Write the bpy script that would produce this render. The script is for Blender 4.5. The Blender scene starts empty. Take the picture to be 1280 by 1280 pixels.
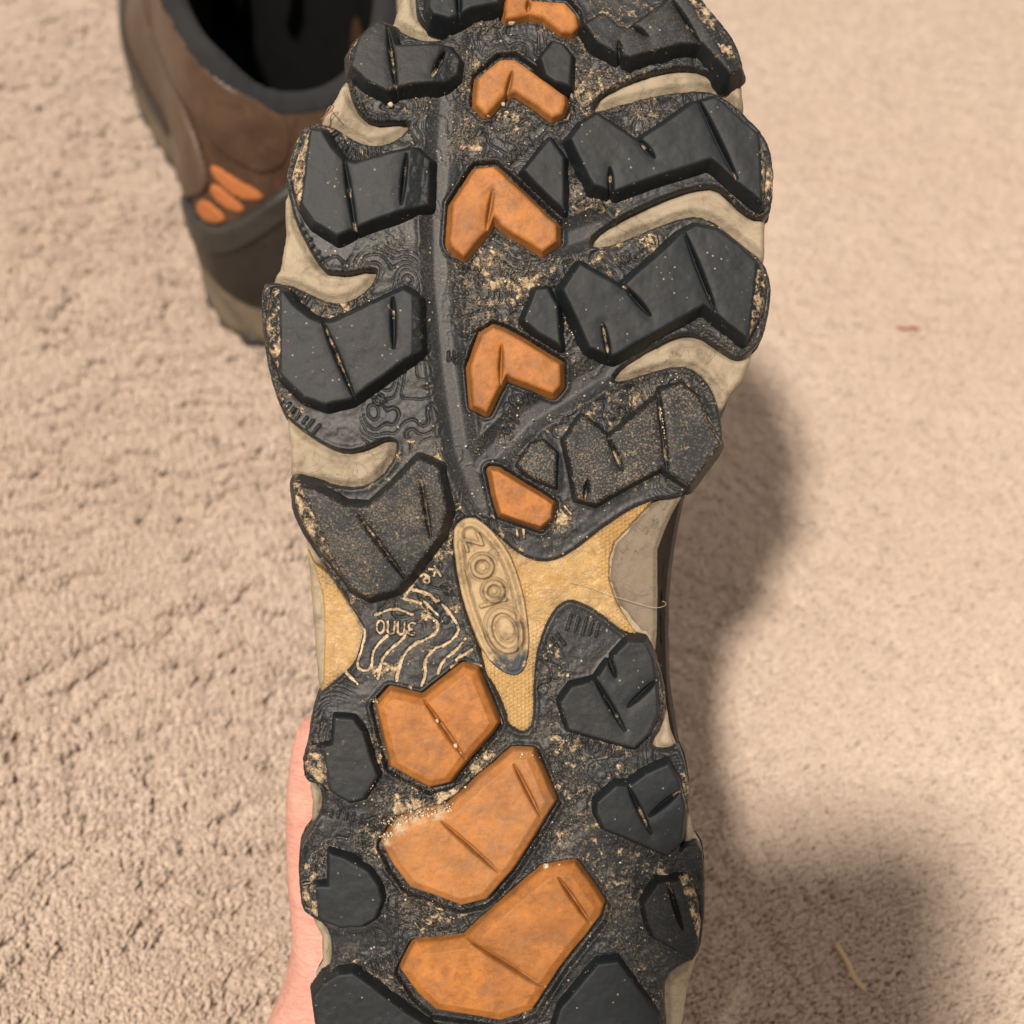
import bpy, math, random
import numpy as np
from mathutils import Vector, Matrix
random.seed(7); rng = np.random.default_rng(7)
C = bpy.context.scene.collection
S = bpy.context.scene
# ------------------------------------------------------------------ camera, world, lamp, exposure
PITCH = math.radians(40.0)
CAM_H = 0.42
D0 = 300.0                       # mm from the lens to the tread of the lifted shoe
K = 0.18                         # mm on the tread per photograph pixel
cam_d = bpy.data.cameras.new('camera')
cam = bpy.data.objects.new('camera', cam_d); C.objects.link(cam); S.camera = cam
cam.location = (0, 0, CAM_H); cam.rotation_euler = (PITCH, 0, 0)
cam_d.sensor_width = 36; cam_d.lens = 18.0/(640*K/D0)
cam_d.clip_start = 0.01; cam_d.clip_end = 50
cam_d.dof.use_dof = True; cam_d.dof.focus_distance = 0.299; cam_d.dof.aperture_fstop = 15.5
RX = Matrix.Rotation(PITCH, 4, 'X')
CAMM = Matrix.Translation((0, 0, CAM_H)) @ RX

w = bpy.data.worlds.new('World'); S.world = w; w.use_nodes = True
w.node_tree.nodes['Background'].inputs[0].default_value = (1.0, 0.86, 0.74, 1)
w.node_tree.nodes['Background'].inputs[1].default_value = 0.70

def lamp(name, target, direction, dist, size, power, col):
    ld = bpy.data.lights.new(name, 'AREA'); ld.shape = 'DISK'; ld.size = size; ld.energy = power; ld.color = col
    o = bpy.data.objects.new(name, ld); C.objects.link(o)
    dv = (RX.to_3x3() @ Vector(direction)).normalized()
    o.location = Vector(target) + dv*dist
    o.rotation_euler = dv.to_track_quat('Z', 'Y').to_euler()
    return o
lamp('ceiling_lamp', (0, 0.3, 0.1), (-0.22, 0.22, 1), 3.0, 0.24, 134, (1.0, 0.87, 0.745))
S.view_settings.view_transform = 'Standard'; S.view_settings.look = 'None'
S.view_settings.exposure = 0.0; S.view_settings.gamma = 1.0
S.render.resolution_x = S.render.resolution_y = 1024

# ------------------------------------------------------------------ helpers
CROP = dict(A=(300,0,3.7647), B=(640,0,3.7647), C=(300,320,3.7647), D=(640,320,3.7647), E=(340,560,3.7647),
            F=(600,560,3.7647), G=(300,820,3.7647), H=(600,820,3.7647), I=(300,1000,4.2667), J=(600,1000,4.2667),
            M=(440,640,5.3333), N=(560,140,4.2667), O=(560,420,4.923), Q=(540,0,6.4), U=(480,1120,5.818), Z=(0,0,1))
def P(spec):
    out = []; c = CROP['Z']
    for t in spec.replace(';', ' ').split():
        if t in CROP: c = CROP[t]; continue
        x, y = t.split(','); out.append((c[0]+float(x)/c[2], c[1]+float(y)/c[2]))
    return out
def chaikin(p, n=1, closed=True):
    p = [np.array(q, float) for q in p]
    for _ in range(n):
        q = []
        m = len(p)
        for i in range(m if closed else m-1):
            a, b = p[i], p[(i+1) % m]
            q += [a*.75+b*.25, a*.25+b*.75]
        if not closed: q = [p[0]]+q+[p[-1]]
        p = q
    return [tuple(a) for a in p]
def sdf(X, Y, poly):
    d = np.full(X.shape, 1e9); ins = np.zeros(X.shape, bool)
    n = len(poly)
    for i in range(n):
        ax, ay = poly[i]; bx, by = poly[(i+1) % n]
        ex, ey = bx-ax, by-ay; L = ex*ex+ey*ey
        if L < 1e-9: continue
        px, py = X-ax, Y-ay
        t = np.clip((px*ex+py*ey)/L, 0, 1)
        d = np.minimum(d, (px-ex*t)**2+(py-ey*t)**2)
        if abs(ey) > 1e-9:
            ins ^= ((ay > Y) != (by > Y)) & (X < ex*(Y-ay)/ey+ax)
    d = np.sqrt(d)
    return np.where(ins, -d, d)
def segdist(X, Y, a, b):
    ex, ey = b[0]-a[0], b[1]-a[1]; L = ex*ex+ey*ey+1e-9
    t = np.clip(((X-a[0])*ex+(Y-a[1])*ey)/L, 0, 1)
    return np.hypot(X-a[0]-ex*t, Y-a[1]-ey*t), t
def sm(a, b, x):
    t = np.clip((x-a)/(b-a), 0, 1); return t*t*(3-2*t)
def vnoise(X, Y, s, seed=0):
    x = X/s+seed*17.3; y = Y/s+seed*9.1
    xi = np.floor(x).astype(np.int64); yi = np.floor(y).astype(np.int64); fx = x-xi; fy = y-yi
    fx = fx*fx*fx*(fx*(fx*6-15)+10); fy = fy*fy*fy*(fy*(fy*6-15)+10)
    def h(i, j):
        n = (i*374761393+j*668265263+seed*2147483647) & 0xffffffff
        n = ((n ^ (n >> 13))*1274126177) & 0xffffffff
        return ((n ^ (n >> 16)) & 0xffff)/65535.0
    return (h(xi, yi)*(1-fx)+h(xi+1, yi)*fx)*(1-fy)+(h(xi, yi+1)*(1-fx)+h(xi+1, yi+1)*fx)*fy
def fbm(X, Y, s, seed=0, o=4):
    r = 0; a = .5; t = 0
    for k in range(o):
        r = r+a*vnoise(X, Y, s/2**k, seed+k); t += a; a *= .55
    return r/t
def window(X, Y, pts, pad):
    xs = [p[0] for p in pts]; ys = [p[1] for p in pts]
    x0, x1, y0, y1 = min(xs)-pad, max(xs)+pad, min(ys)-pad, max(ys)+pad
    c = np.where((X[0] >= x0) & (X[0] <= x1))[0]; r = np.where((Y[:, 0] >= y0) & (Y[:, 0] <= y1))[0]
    if len(c) == 0 or len(r) == 0: return None
    return (slice(r[0], r[-1]+1), slice(c[0], c[-1]+1))
def stroke(F, X, Y, line, width, amount, D=None, damt=0):
    """add a ridge (amount>0) or a groove (amount<0) along a polyline"""
    w_ = window(X, Y, line, width*2+2)
    if w_ is None: return
    x, y = X[w_], Y[w_]; d = np.full(x.shape, 1e9)
    for a, b in zip(line[:-1], line[1:]):
        d = np.minimum(d, segdist(x, y, a, b)[0])
    m = 1-sm(width*.35, width, d)
    F[w_] += amount*m
    if D is not None: D[w_] = np.maximum(D[w_], damt*(1-sm(width*.5, width*1.25, d)))
GL = {'z': [[(.0, 1), (.95, 1), (.02, 0), (1.0, 0)]], '0': [[(.5+.42*math.cos(a), .5+.5*math.sin(a)) for a in np.linspace(0, 6.2832, 13)]],
      '3': [[(.1, .95), (.5, 1), (.8, .8), (.7, .58), (.4, .52), (.75, .45), (.85, .2), (.5, 0), (.1, .08)]],
      'n': [[(.1, 0), (.1, .9), (.5, 1), (.85, .85), (.85, 0)]],
      'k': [[(.1, 0), (.1, 1)], [(.75, .65), (.1, .3), (.8, 0)]], 'e': [[(.15, .5), (.85, .5), (.7, .9), (.3, .9), (.1, .5), (.35, .05), (.8, .12)]],
      'a': [[(.5+.38*math.cos(a), .4+.4*math.sin(a)) for a in np.linspace(0, 6.2832, 10)], [(.88, .8), (.88, 0)]],
      'l': [[(.4, 0), (.4, 1.1)]], 'c': [[(.85, .85), (.5, 1), (.15, .7), (.15, .3), (.5, 0), (.85, .15)]],
      'U': [[(.1, 1), (.1, .3), (.5, 0), (.85, .3), (.85, 1)]], 'B': [[(.1, 0), (.1, 1), (.7, .95), (.75, .6), (.1, .5), (.8, .4), (.8, .05), (.1, 0)]],
      'I': [[(.4, 0), (.4, 1)]], 'O': [[(.5+.42*math.cos(a), .5+.5*math.sin(a)) for a in np.linspace(0, 6.2832, 13)]],
      'N': [[(.1, 0), (.1, 1), (.85, 0), (.85, 1)]], 'M': [[(.05, 0), (.1, 1), (.5, .3), (.9, 1), (.95, 0)]],
      'E': [[(.85, 1), (.1, 1), (.1, 0), (.85, 0)], [(.1, .5), (.7, .5)]], 'V': [[(.05, 1), (.5, 0), (.95, 1)]],
      'Q': [[(.5+.45*math.cos(a), .5+.5*math.sin(a)) for a in np.linspace(0, 6.2832, 13)], [(.6, .3), (1, -.1)]],
      'L': [[(.1, 1), (.1, 0), (.8, 0)]], 'y': [[(.1, 1), (.5, .45)], [(.9, 1), (.2, -.3)]], 's': [[(.85, .9), (.3, 1), (.2, .65), (.75, .4), (.7, .05), (.1, .1)]],
      'm': [[(.05, 0), (.05, .9), (.45, .95), (.5, 0)], [(.5, .9), (.9, .9), (.95, 0)]]}
def glyphs(txt, cx, cy, h, ang, wd=.8, gap=1.0):
    """polylines in photo px for lettering centred at (cx,cy), cap height h px, reading direction ang (deg, y up)"""
    a = math.radians(ang); e1 = (math.cos(a), -math.sin(a)); e2 = (-math.sin(a), -math.cos(a))
    W = len(txt)*gap*wd*h; out = []
    for i, ch in enumerate(txt):
        for l in GL.get(ch, []):
            out.append([(cx+(i*gap*wd*h+u*wd*h*.85-W/2)*e1[0]+(v-.5)*h*e2[0], cy+(i*gap*wd*h+u*wd*h*.85-W/2)*e1[1]+(v-.5)*h*e2[1]) for u, v in l])
    return out

def thing(name, label, cat, M=None, group=None):
    o = bpy.data.objects.new(name, None); C.objects.link(o)
    if M is not None: o.matrix_world = M
    o['label'] = label; o['category'] = cat
    if group: o['group'] = group
    return o
def mesh_obj(name, V, F, mats, parent=None, attrs=None, smooth=True):
    me = bpy.data.meshes.new(name)
    V = np.asarray(V, float)
    me.from_pydata([tuple(v) for v in V], [], [tuple(f) for f in F]) if not isinstance(F, np.ndarray) else fast_mesh(me, V, F)
    if smooth: me.polygons.foreach_set('use_smooth', np.ones(len(me.polygons), bool))
    for m in (mats if isinstance(mats, (list, tuple)) else [mats]): me.materials.append(m)
    for k, v in (attrs or {}).items():
        a = me.attributes.new(k, 'FLOAT', 'POINT'); a.data.foreach_set('value', np.asarray(v, np.float32))
    me.update()
    o = bpy.data.objects.new(name, me); C.objects.link(o)
    if parent: o.parent = parent
    return o
def fast_mesh(me, V, F):
    n = F.shape[1]
    me.vertices.add(len(V)); me.vertices.foreach_set('co', V.astype(np.float32).ravel())
    me.loops.add(F.size); me.loops.foreach_set('vertex_index', F.astype(np.int32).ravel())
    me.polygons.add(len(F)); me.polygons.foreach_set('loop_start', np.arange(0, F.size, n, dtype=np.int32))
    me.polygons.foreach_set('loop_total', np.full(len(F), n, np.int32))
    me.update(calc_edges=True); me.validate()
def loc(px, py, h):                        # photo px -> mm on the plane h mm above the tread's web
    s = (D0-h)/D0
    return (px-640)*K*s, (640-py)*K*s
def curve_z(px, py):                       # the sole's own curvature, mm
    t = np.clip((180-py)/260, 0, None)
    e = ((px-640)/330)**2
    arch = np.exp(-((py-790)/120.0)**2)
    return -2.6*t*t-.7*e-1.2*arch
def grid_mesh(name, poly, hf, href, step, mat, parent, smax=6, hide=None, zmin=None, extra=None):
    xs = [p[0] for p in poly]; ys = [p[1] for p in poly]; pad = smax+step*2
    gx = np.arange(min(xs)-pad, max(xs)+pad, step); gy = np.arange(min(ys)-pad, max(ys)+pad, step)
    X, Y = np.meshgrid(gx, gy)
    s = sdf(X, Y, poly)
    Z, D, W = hf(X, Y, s)
    if zmin is not None: cut = (Z > zmin) & (s < smax)
    else: cut = s < smax
    if hide is not None: hid = hide(X, Y)
    else: hid = np.zeros(X.shape, bool)
    gyy, gxx = np.gradient(s, step); n = np.hypot(gxx, gyy)+1e-6
    over = np.clip(s-smax, 0, step*1.5)
    Xs = X-gxx/n*over; Ys = Y-gyy/n*over
    mx, my = loc(Xs, Ys, href); mz = Z+curve_z(Xs, Ys)
    q = (cut[:-1, :-1] | cut[1:, :-1] | cut[:-1, 1:] | cut[1:, 1:]) & ~(hid[:-1, :-1] & hid[1:, :-1] & hid[:-1, 1:] & hid[1:, 1:])
    r, c = np.where(q); w_ = X.shape[1]
    Q = np.stack([r*w_+c, (r+1)*w_+c, (r+1)*w_+c+1, r*w_+c+1], 1)
    used, inv = np.unique(Q, return_inverse=True)
    V = np.stack([mx.ravel()[used], my.ravel()[used], mz.ravel()[used]], 1)*.001
    Qf = inv.reshape(Q.shape)
    at = {'dirt': D.ravel()[used], 'wear': W.ravel()[used]}
    if extra is not None:
        V2, Q2 = extra; Qf = np.vstack([Qf, Q2+len(V)]); 
        at = {k: np.concatenate([v, np.zeros(len(V2))]) for k, v in at.items()}
        V = np.vstack([V, V2])
    return mesh_obj(name, V, Qf, mat, parent, at)

# ------------------------------------------------------------------ materials
class NT:
    def __init__(s, name, rough=.6, spec=.5):
        s.m = bpy.data.materials.new(name); s.m.use_nodes = True; s.t = s.m.node_tree
        s.b = s.t.nodes['Principled BSDF']; s.b.inputs['Roughness'].default_value = rough
        s.b.inputs['Specular IOR Level'].default_value = spec
    def n(s, t, **k):
        x = s.t.nodes.new(t)
        for a, v in k.items(): setattr(x, a, v)
        return x
    def l(s, a, b): s.t.links.new(a, b)
    def co(s, kind='Object'):
        if not hasattr(s, '_c'): s._c = s.n('ShaderNodeTexCoord')
        return s._c.outputs[kind]
    def noise(s, scale, detail=4, rough=.6, dist=0, vec=None):
        x = s.n('ShaderNodeTexNoise'); x.inputs['Scale'].default_value = scale; x.inputs['Detail'].default_value = detail
        x.inputs['Roughness'].default_value = rough; x.inputs['Distortion'].default_value = dist
        s.l(vec if vec is not None else s.co(), x.inputs['Vector']); return x.outputs['Fac']
    def ramp(s, fac, stops):
        x = s.n('ShaderNodeValToRGB'); s.l(fac, x.inputs[0]); e = x.color_ramp.elements
        while len(e) < len(stops): e.new(.5)
        for el, (p, c) in zip(e, stops):
            el.position = p; el.color = (c, c, c, 1) if isinstance(c, (int, float)) else (*c, 1)
        return x.outputs[0]
    def mix(s, fac, a, b, mode='MIX'):
        x = s.n('ShaderNodeMix', data_type='RGBA', blend_type=mode)
        for v, i in ((fac, 0), (a, 6), (b, 7)):
            if isinstance(v, (int, float)): x.inputs[i].default_value = v
            elif isinstance(v, tuple): x.inputs[i].default_value = (*v, 1)
            else: s.l(v, x.inputs[i])
        return x.outputs[2]
    def math(s, op, a, b=0.0):
        x = s.n('ShaderNodeMath', operation=op)
        for v, i in ((a, 0), (b, 1)):
            if isinstance(v, (int, float)): x.inputs[i].default_value = v
            else: s.l(v, x.inputs[i])
        return x.outputs[0]
    def attr(s, name):
        x = s.n('ShaderNodeAttribute', attribute_name=name); return x.outputs['Fac']
    def bump(s, h, dist, strength=1, prev=None):
        x = s.n('ShaderNodeBump'); x.inputs['Distance'].default_value = dist; x.inputs['Strength'].default_value = strength
        s.l(h, x.inputs['Height'])
        if prev is not None: s.l(prev, x.inputs['Normal'])
        return x.outputs[0]
    def done(s, col=None, rough=None, nrm=None):
        if col is not None:
            if isinstance(col, tuple): s.b.inputs['Base Color'].default_value = (*col, 1)
            else: s.l(col, s.b.inputs['Base Color'])
        if rough is not None: s.l(rough, s.b.inputs['Roughness'])
        if nrm is not None: s.l(nrm, s.b.inputs['Normal'])
        return s.m

def rubber(name, base, dustcol, speck=.5, rough=.5):
    m = NT(name, rough, .27)
    d = m.attr('dirt'); wv = m.attr('wear')
    big = m.noise(45, 5, .6); fine = m.noise(900, 4, .7); mid = m.noise(260, 5, .65, .6)
    tone = m.mix(m.ramp(big, [(.3, 0.0), (.75, 1.0)]), tuple(c*.8 for c in base), tuple(c*1.35 for c in base))
    tone = m.mix(m.math('MULTIPLY', m.ramp(mid, [(.45, 0.), (.7, 1.)]), .35), tone, tuple(c*2.2 for c in base))
    # dried soil caught in the relief, colour of dust
    crumb = m.noise(520, 3, .8, .3)
    soil = m.ramp(m.math('ADD', m.math('MULTIPLY', d, .36), m.math('ADD', m.math('MULTIPLY', mid, .34), m.math('MULTIPLY', crumb, .9))), [(.82, 0.), (.95, 1.)])
    soil = m.math('MULTIPLY', soil, m.ramp(d, [(.02, 0.), (.2, 1.)]))
    sc = m.mix(m.ramp(fine, [(.35, 0.), (.65, 1.)]), tuple(c*.38 for c in dustcol), tuple(min(1, c*1.25) for c in dustcol))
    col = m.mix(soil, tone, sc)
    # fine salt-and-pepper dust rubbed into a worn face
    salt = m.math('MULTIPLY', m.ramp(m.math('ADD', m.math('MULTIPLY', m.noise(2300, 2, .6), .75), m.math('MULTIPLY', m.noise(120, 4), .35)), [(.54, 0.), (.70, 1.)]), wv)
    col = m.mix(salt, col, (.30, .235, .155))
    # speckles of pale dust everywhere
    v = m.n('ShaderNodeTexVoronoi'); v.inputs['Scale'].default_value = 700; m.l(m.co(), v.inputs['Vector'])
    dots = m.math('MULTIPLY', m.ramp(v.outputs['Distance'], [(.10, 1.), (.2, 0.)]), m.ramp(m.noise(330, 2), [(.56, 0.), (.62, speck)]))
    col = m.mix(dots, col, (.42, .36, .26))
    # fine scuffs
    mp = m.n('ShaderNodeMapping'); mp.inputs['Scale'].default_value = (60, 900, 400); mp.inputs['Rotation'].default_value = (0, 0, .7); m.l(m.co(), mp.inputs['Vector'])
    scr = m.ramp(m.noise(1, 3, .6, .4, mp.outputs[0]), [(.62, 0.), (.72, 1.)])
    col = m.mix(m.math('MULTIPLY', scr, .22), col, tuple(c*3 for c in base))
    b = m.bump(fine, .00008, .4); b = m.bump(mid, .00012, .3, b)
    b = m.bump(soil, .0004, .7, b)
    r = m.ramp(soil, [(0., rough), (1., .9)])
    return m.done(col, r, b)
M_BLACK = rubber('black_rubber', (.0072, .0104, .0132), (.40, .31, .20), .5, .56)
M_WEB = rubber('web_rubber', (.0095, .0125, .0152), (.50, .39, .255), .8, .46)
M_ORANGE = None
def orange():
    m = NT('orange_rubber', .55, .25)
    big = m.noise(110, 6, .7, .3); fine = m.noise(850, 4, .7); v = m.noise(380, 6, .75, .35)
    col = m.mix(m.ramp(big, [(.3, 0.), (.72, 1.)]), (.40, .158, .036), (.20, .078, .020))
    col = m.mix(m.ramp(v, [(.48, 0.), (.68, .6)]), col, (.13, .052, .022))
    col = m.mix(m.ramp(fine, [(.6, 0.), (.75, .45)]), col, (.46, .19, .055))
    col = m.mix(m.ramp(m.noise(160, 5, .7, .4), [(.5, 0.), (.74, .55)]), col, (.17, .095, .05)); col = m.mix(m.math('MULTIPLY', m.ramp(m.noise(1900, 2, .6), [(.58, 0.), (.68, .6)]), m.ramp(m.noise(70, 3), [(.4, .15), (.65, 1.)])), col, (.12, .055, .028))
    soil = m.math('MULTIPLY', m.attr('dirt'), m.ramp(m.math('ADD', m.math('MULTIPLY', fine, .5), m.math('MULTIPLY', v, .5)), [(.38, 0.), (.55, 1.)]))
    col = m.mix(soil, col, (.44, .34, .22))
    b = m.bump(fine, .0001, .5); b = m.bump(v, .0002, .35, b)
    return m.done(col, None, b)
M_ORANGE = orange()
def foam(name, c1, c2, c3):
    m = NT(name, .75, .3)
    big = m.noise(60, 6, .6, .8); fine = m.noise(700, 5, .75); mid = m.noise(200, 6, .7, 1.5)
    col = m.mix(m.ramp(big, [(.32, 0.), (.7, 1.)]), c1, c2)
    col = m.mix(m.ramp(mid, [(.52, 0.), (.72, .7)]), col, c3)
    cr = m.ramp(m.noise(75, 3, .5, 3.5), [(.485, 0.), (.5, 1.), (.515, 0.)])
    col = m.mix(m.math('MULTIPLY', m.math('MULTIPLY', cr, .6), m.ramp(m.noise(50, 2), [(.52, 0.), (.6, 1.)])), col, tuple(c*.3 for c in c3))
    col = m.mix(m.math('MULTIPLY', m.attr('dirt'), m.ramp(fine, [(.35, .4), (.6, 1.)])), col, (.10, .078, .052))
    b = m.bump(fine, .0002, .6); b = m.bump(mid, .0006, .6, b); b = m.bump(mid, .0003, .3, b)
    return m.done(col, None, b)
M_CREAM = foam('cream_foam', (.35, .295, .215), (.27, .225, .16), (.16, .128, .086))
M_TAN = foam('tan_shank', (.40, .255, .085), (.33, .195, .058), (.24, .14, .045))
M_TAN.node_tree.nodes['Principled BSDF'].inputs['Roughness'].default_value = .33; M_TAN.node_tree.nodes['Principled BSDF'].inputs['Specular IOR Level'].default_value = .5
M_BADGE = foam('badge_plastic', (.44, .33, .19), (.37, .27, .15), (.22, .155, .085))

# ------------------------------------------------------------------ lifted shoe
SHOE = CAMM @ Matrix.Translation((0, 0, -D0*.001))
shoe = thing('hiking_shoe', 'lifted hiking shoe showing its worn black tread with orange lugs', 'shoe', SHOE, 'pair of brown hiking shoes')

# lug outlines, traced as the edge of each lug's flat top; facets drop beyond a line; grooves are (a,b,width px,depth mm)
LUGS = []
def lug(top, col='k', H=5.2, facets='', grooves='', wall=None, dust=0, rnd=1.6, bev=None, fs=.5):
    LUGS.append(dict(top=P(top), col=col, H=H, facets=[(P(f), fs) for f in facets.split('|')] if facets else [],
                     grooves=[(P(g), 2.6, 3.0) for g in grooves.split('|')] if grooves else [], wall=wall or (2.9 if col == 'k' else 3.4), dust=dust, rnd=rnd, bev=bev))
# left column
lug('A 890,-90 885,20 905,55 985,75 1090,25 1215,0 1235,-90', grooves='A 1025,-80 1030,70')
lug('A 600,120 645,85 690,105 730,205 870,200 985,205 1035,265 1020,335 965,375 760,400 690,425 590,370 515,300 510,225 560,160',
    grooves='A 690,110 735,425|A 960,235 905,350', facets='A 565,170 520,330|A 930,250 900,420', dust=.15)
lug('A 330,600 385,608 430,690 485,750 540,765 700,715 830,692 890,745 885,955 760,985 620,1035 455,1110 345,1040 265,930 240,820 270,700',
    grooves='A 488,745 545,1105|A 783,725 757,955', facets='A 335,620 310,820|A 800,720 775,960', dust=.1)
lug('C 150,150 205,165 250,225 325,290 390,312 440,305 610,225 770,152 845,195 855,440 770,490 520,672 400,700 300,665 190,560 135,440 115,300',
    grooves='C 385,305 535,665|C 718,195 722,430', facets='C 195,170 195,540|C 808,190 806,430', dust=.12)
lug('E 100,170 200,195 335,270 455,280 580,165 690,50 785,90 820,300 795,400 640,610 580,670 450,705 370,660 260,520 160,390 110,270',
    grooves='E 405,320 620,612|E 700,150 745,420', facets='E 150,190 330,600', dust=.45, fs=.3)
# left heel
lug('G 440,290 530,300 575,360 645,570 580,675 510,690 400,625 315,575 300,510 330,440 430,420', H=3.2, wall=3.6, dust=.12, facets='G 400,430 430,640', fs=.35)
lug('I 470,285 560,315 680,385 740,460 758,540 720,635 650,680 530,690 440,650 345,590 325,530 330,465 470,462', H=3.2, wall=3.6, dust=.1, facets='I 420,480 430,640', fs=.3)
lug('I 385,1060 440,985 520,932 600,928 890,1140 1000,1210 1300,1500 1000,1600 440,1500', H=4.0, wall=4.2, dust=.1, grooves='I 400,1290 900,1330')
# right column
lug('B 345,105 430,48 500,112 560,120 640,60 770,-30 900,-30 990,95 1050,200 1085,310 1030,340 900,190 800,195 560,262 510,250 400,190',
    grooves='B 755,-20 885,190|B 560,105 640,160|B 505,190 515,300', facets='B 820,-20 1040,330', dust=.2, fs=.35)
lug('B 275,648 335,570 400,530 605,668 618,640 740,560 858,475 960,450 1070,540 1165,625 1200,750 1185,950 1060,850 990,780 940,742 650,838 490,895 385,872',
    grooves='B 875,455 1060,835|B 600,655 670,735|B 462,790 468,940', facets='B 1160,600 1172,960', fs=.7)
lug('D 240,155 320,35 525,150 540,120 700,-20 800,-112 870,-150 970,-130 1070,-55 1165,30 1210,130 1190,250 1105,382 1000,300 955,262 905,228 480,468 450,462 365,432',
    grooves='D 815,-110 962,262|D 530,140 650,275|D 428,320 460,480', facets='D 1150,20 1110,380', fs=.6)
lug('D 252,865 330,755 455,850 500,822 690,662 705,625 800,600 870,660 930,760 985,880 930,960 840,1080 740,1020 710,992 540,1080 395,1165 310,1140',
    grooves='D 690,640 735,1025|D 455,855 520,1010|D 358,1050 345,1150', facets='D 840,600 960,860', dust=.62, fs=.45, H=3.6)
# small wedges
lug('B 135,265 195,182 240,200 285,255 275,400 210,385 160,350', H=3.6, dust=.1)
lug('B 52,800 180,645 245,740 248,990 190,940', H=3.8)
lug('D 52,300 110,155 165,150 215,230 232,425 130,365', H=3.8)
lug('D 25,985 90,885 150,870 210,930 205,1085 100,1045', H=2.6, dust=.6)
# right heel
lug('H 375,220 430,145 545,115 600,40 700,-70 780,-60 820,20 840,140 842,280 800,370 730,438 640,415 420,350', H=3.8, wall=3.6, grooves='H 545,115 682,352|H 700,240 832,120|H 600,-10 640,100', facets='H 800,-60 850,330', dust=.12, fs=.5)
lug('H 552,690 640,612 700,615 780,555 890,505 945,600 968,720 950,880 880,942 740,882 585,815 550,750', H=3.8, wall=3.6, grooves='H 700,622 805,838|H 800,755 940,640', facets='H 900,500 985,800', dust=.1)
lug('J 875,560 950,450 1010,445 1110,420 1165,520 1180,680 1150,835 1060,810 930,735 890,640', H=3.8, wall=3.6, grooves='J 1005,450 1082,695', facets='J 1060,440 1140,700', dust=.15)
lug('J 425,1120 630,875 740,862 960,1180 980,1500 300,1500', H=3.6, wall=4.4, dust=.05)
# orange lugs
lug('Q 590,-20 650,-110 720,-110 800,-20 1060,0 1150,110 1165,200 1120,250 1040,245 900,130 780,95 640,130 590,130', 'o', H=3.2, grooves='Q 775,-20 765,70', rnd=2.5)
lug('Q 368,620 545,470 655,465 1055,760 1066,825 1040,905 960,935 800,815 670,730 600,735 520,815 445,905 420,905 352,835 356,740', 'o', H=3.0,
    grooves='Q 640,570 590,780', rnd=2.5, dust=.06)
lug('N 12,690 25,490 150,300 245,292 300,340 576,602 576,685 505,742 290,606 245,548 205,628 178,655 84,768 20,715', 'o', H=3.8, grooves='N 240,415 205,620', rnd=2.0)
lug('O 138,190 210,-10 280,-55 350,-30 420,10 688,172 690,300 648,350 400,258 362,232 322,290 300,330 236,462 160,425', 'o', H=3.6, grooves='O 330,60 322,290', rnd=2.0)
lug('O 262,825 310,830 640,1035 632,1120 570,1175 325,1090 290,960', 'o', H=1.8, rnd=.8)
lug('G 640,240 705,168 860,205 1050,55 1112,75 1210,320 1185,360 1060,500 985,600 890,622 710,525', 'o', H=4.0, grooves='G 865,215 1060,490', rnd=1.2, bev=6)
lug('H -640,0 -640,0' if False else 'Z 478,1058 495,1030 530,1016 560,1012 600,975 642,940 666,941 693,1004 668,1045 640,1090 608,1126 576,1134 512,1111 492,1085', 'o', H=4.0,
    grooves='G 950,785 1215,1020|H 160,515 285,760', rnd=1.2, bev=7, dust=.12)
lug('Z 501,1216 519,1181 545,1180 582,1174 630,1130 680,1088 699,1084 719,1082 738,1108 755,1134 750,1150 700,1212 665,1266 645,1273 625,1279 590,1273 545,1266 522,1246', 'o', H=4.0,
    grooves='U 610,325 1170,680|J 420,420 590,665', rnd=1.2, bev=8)

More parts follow.
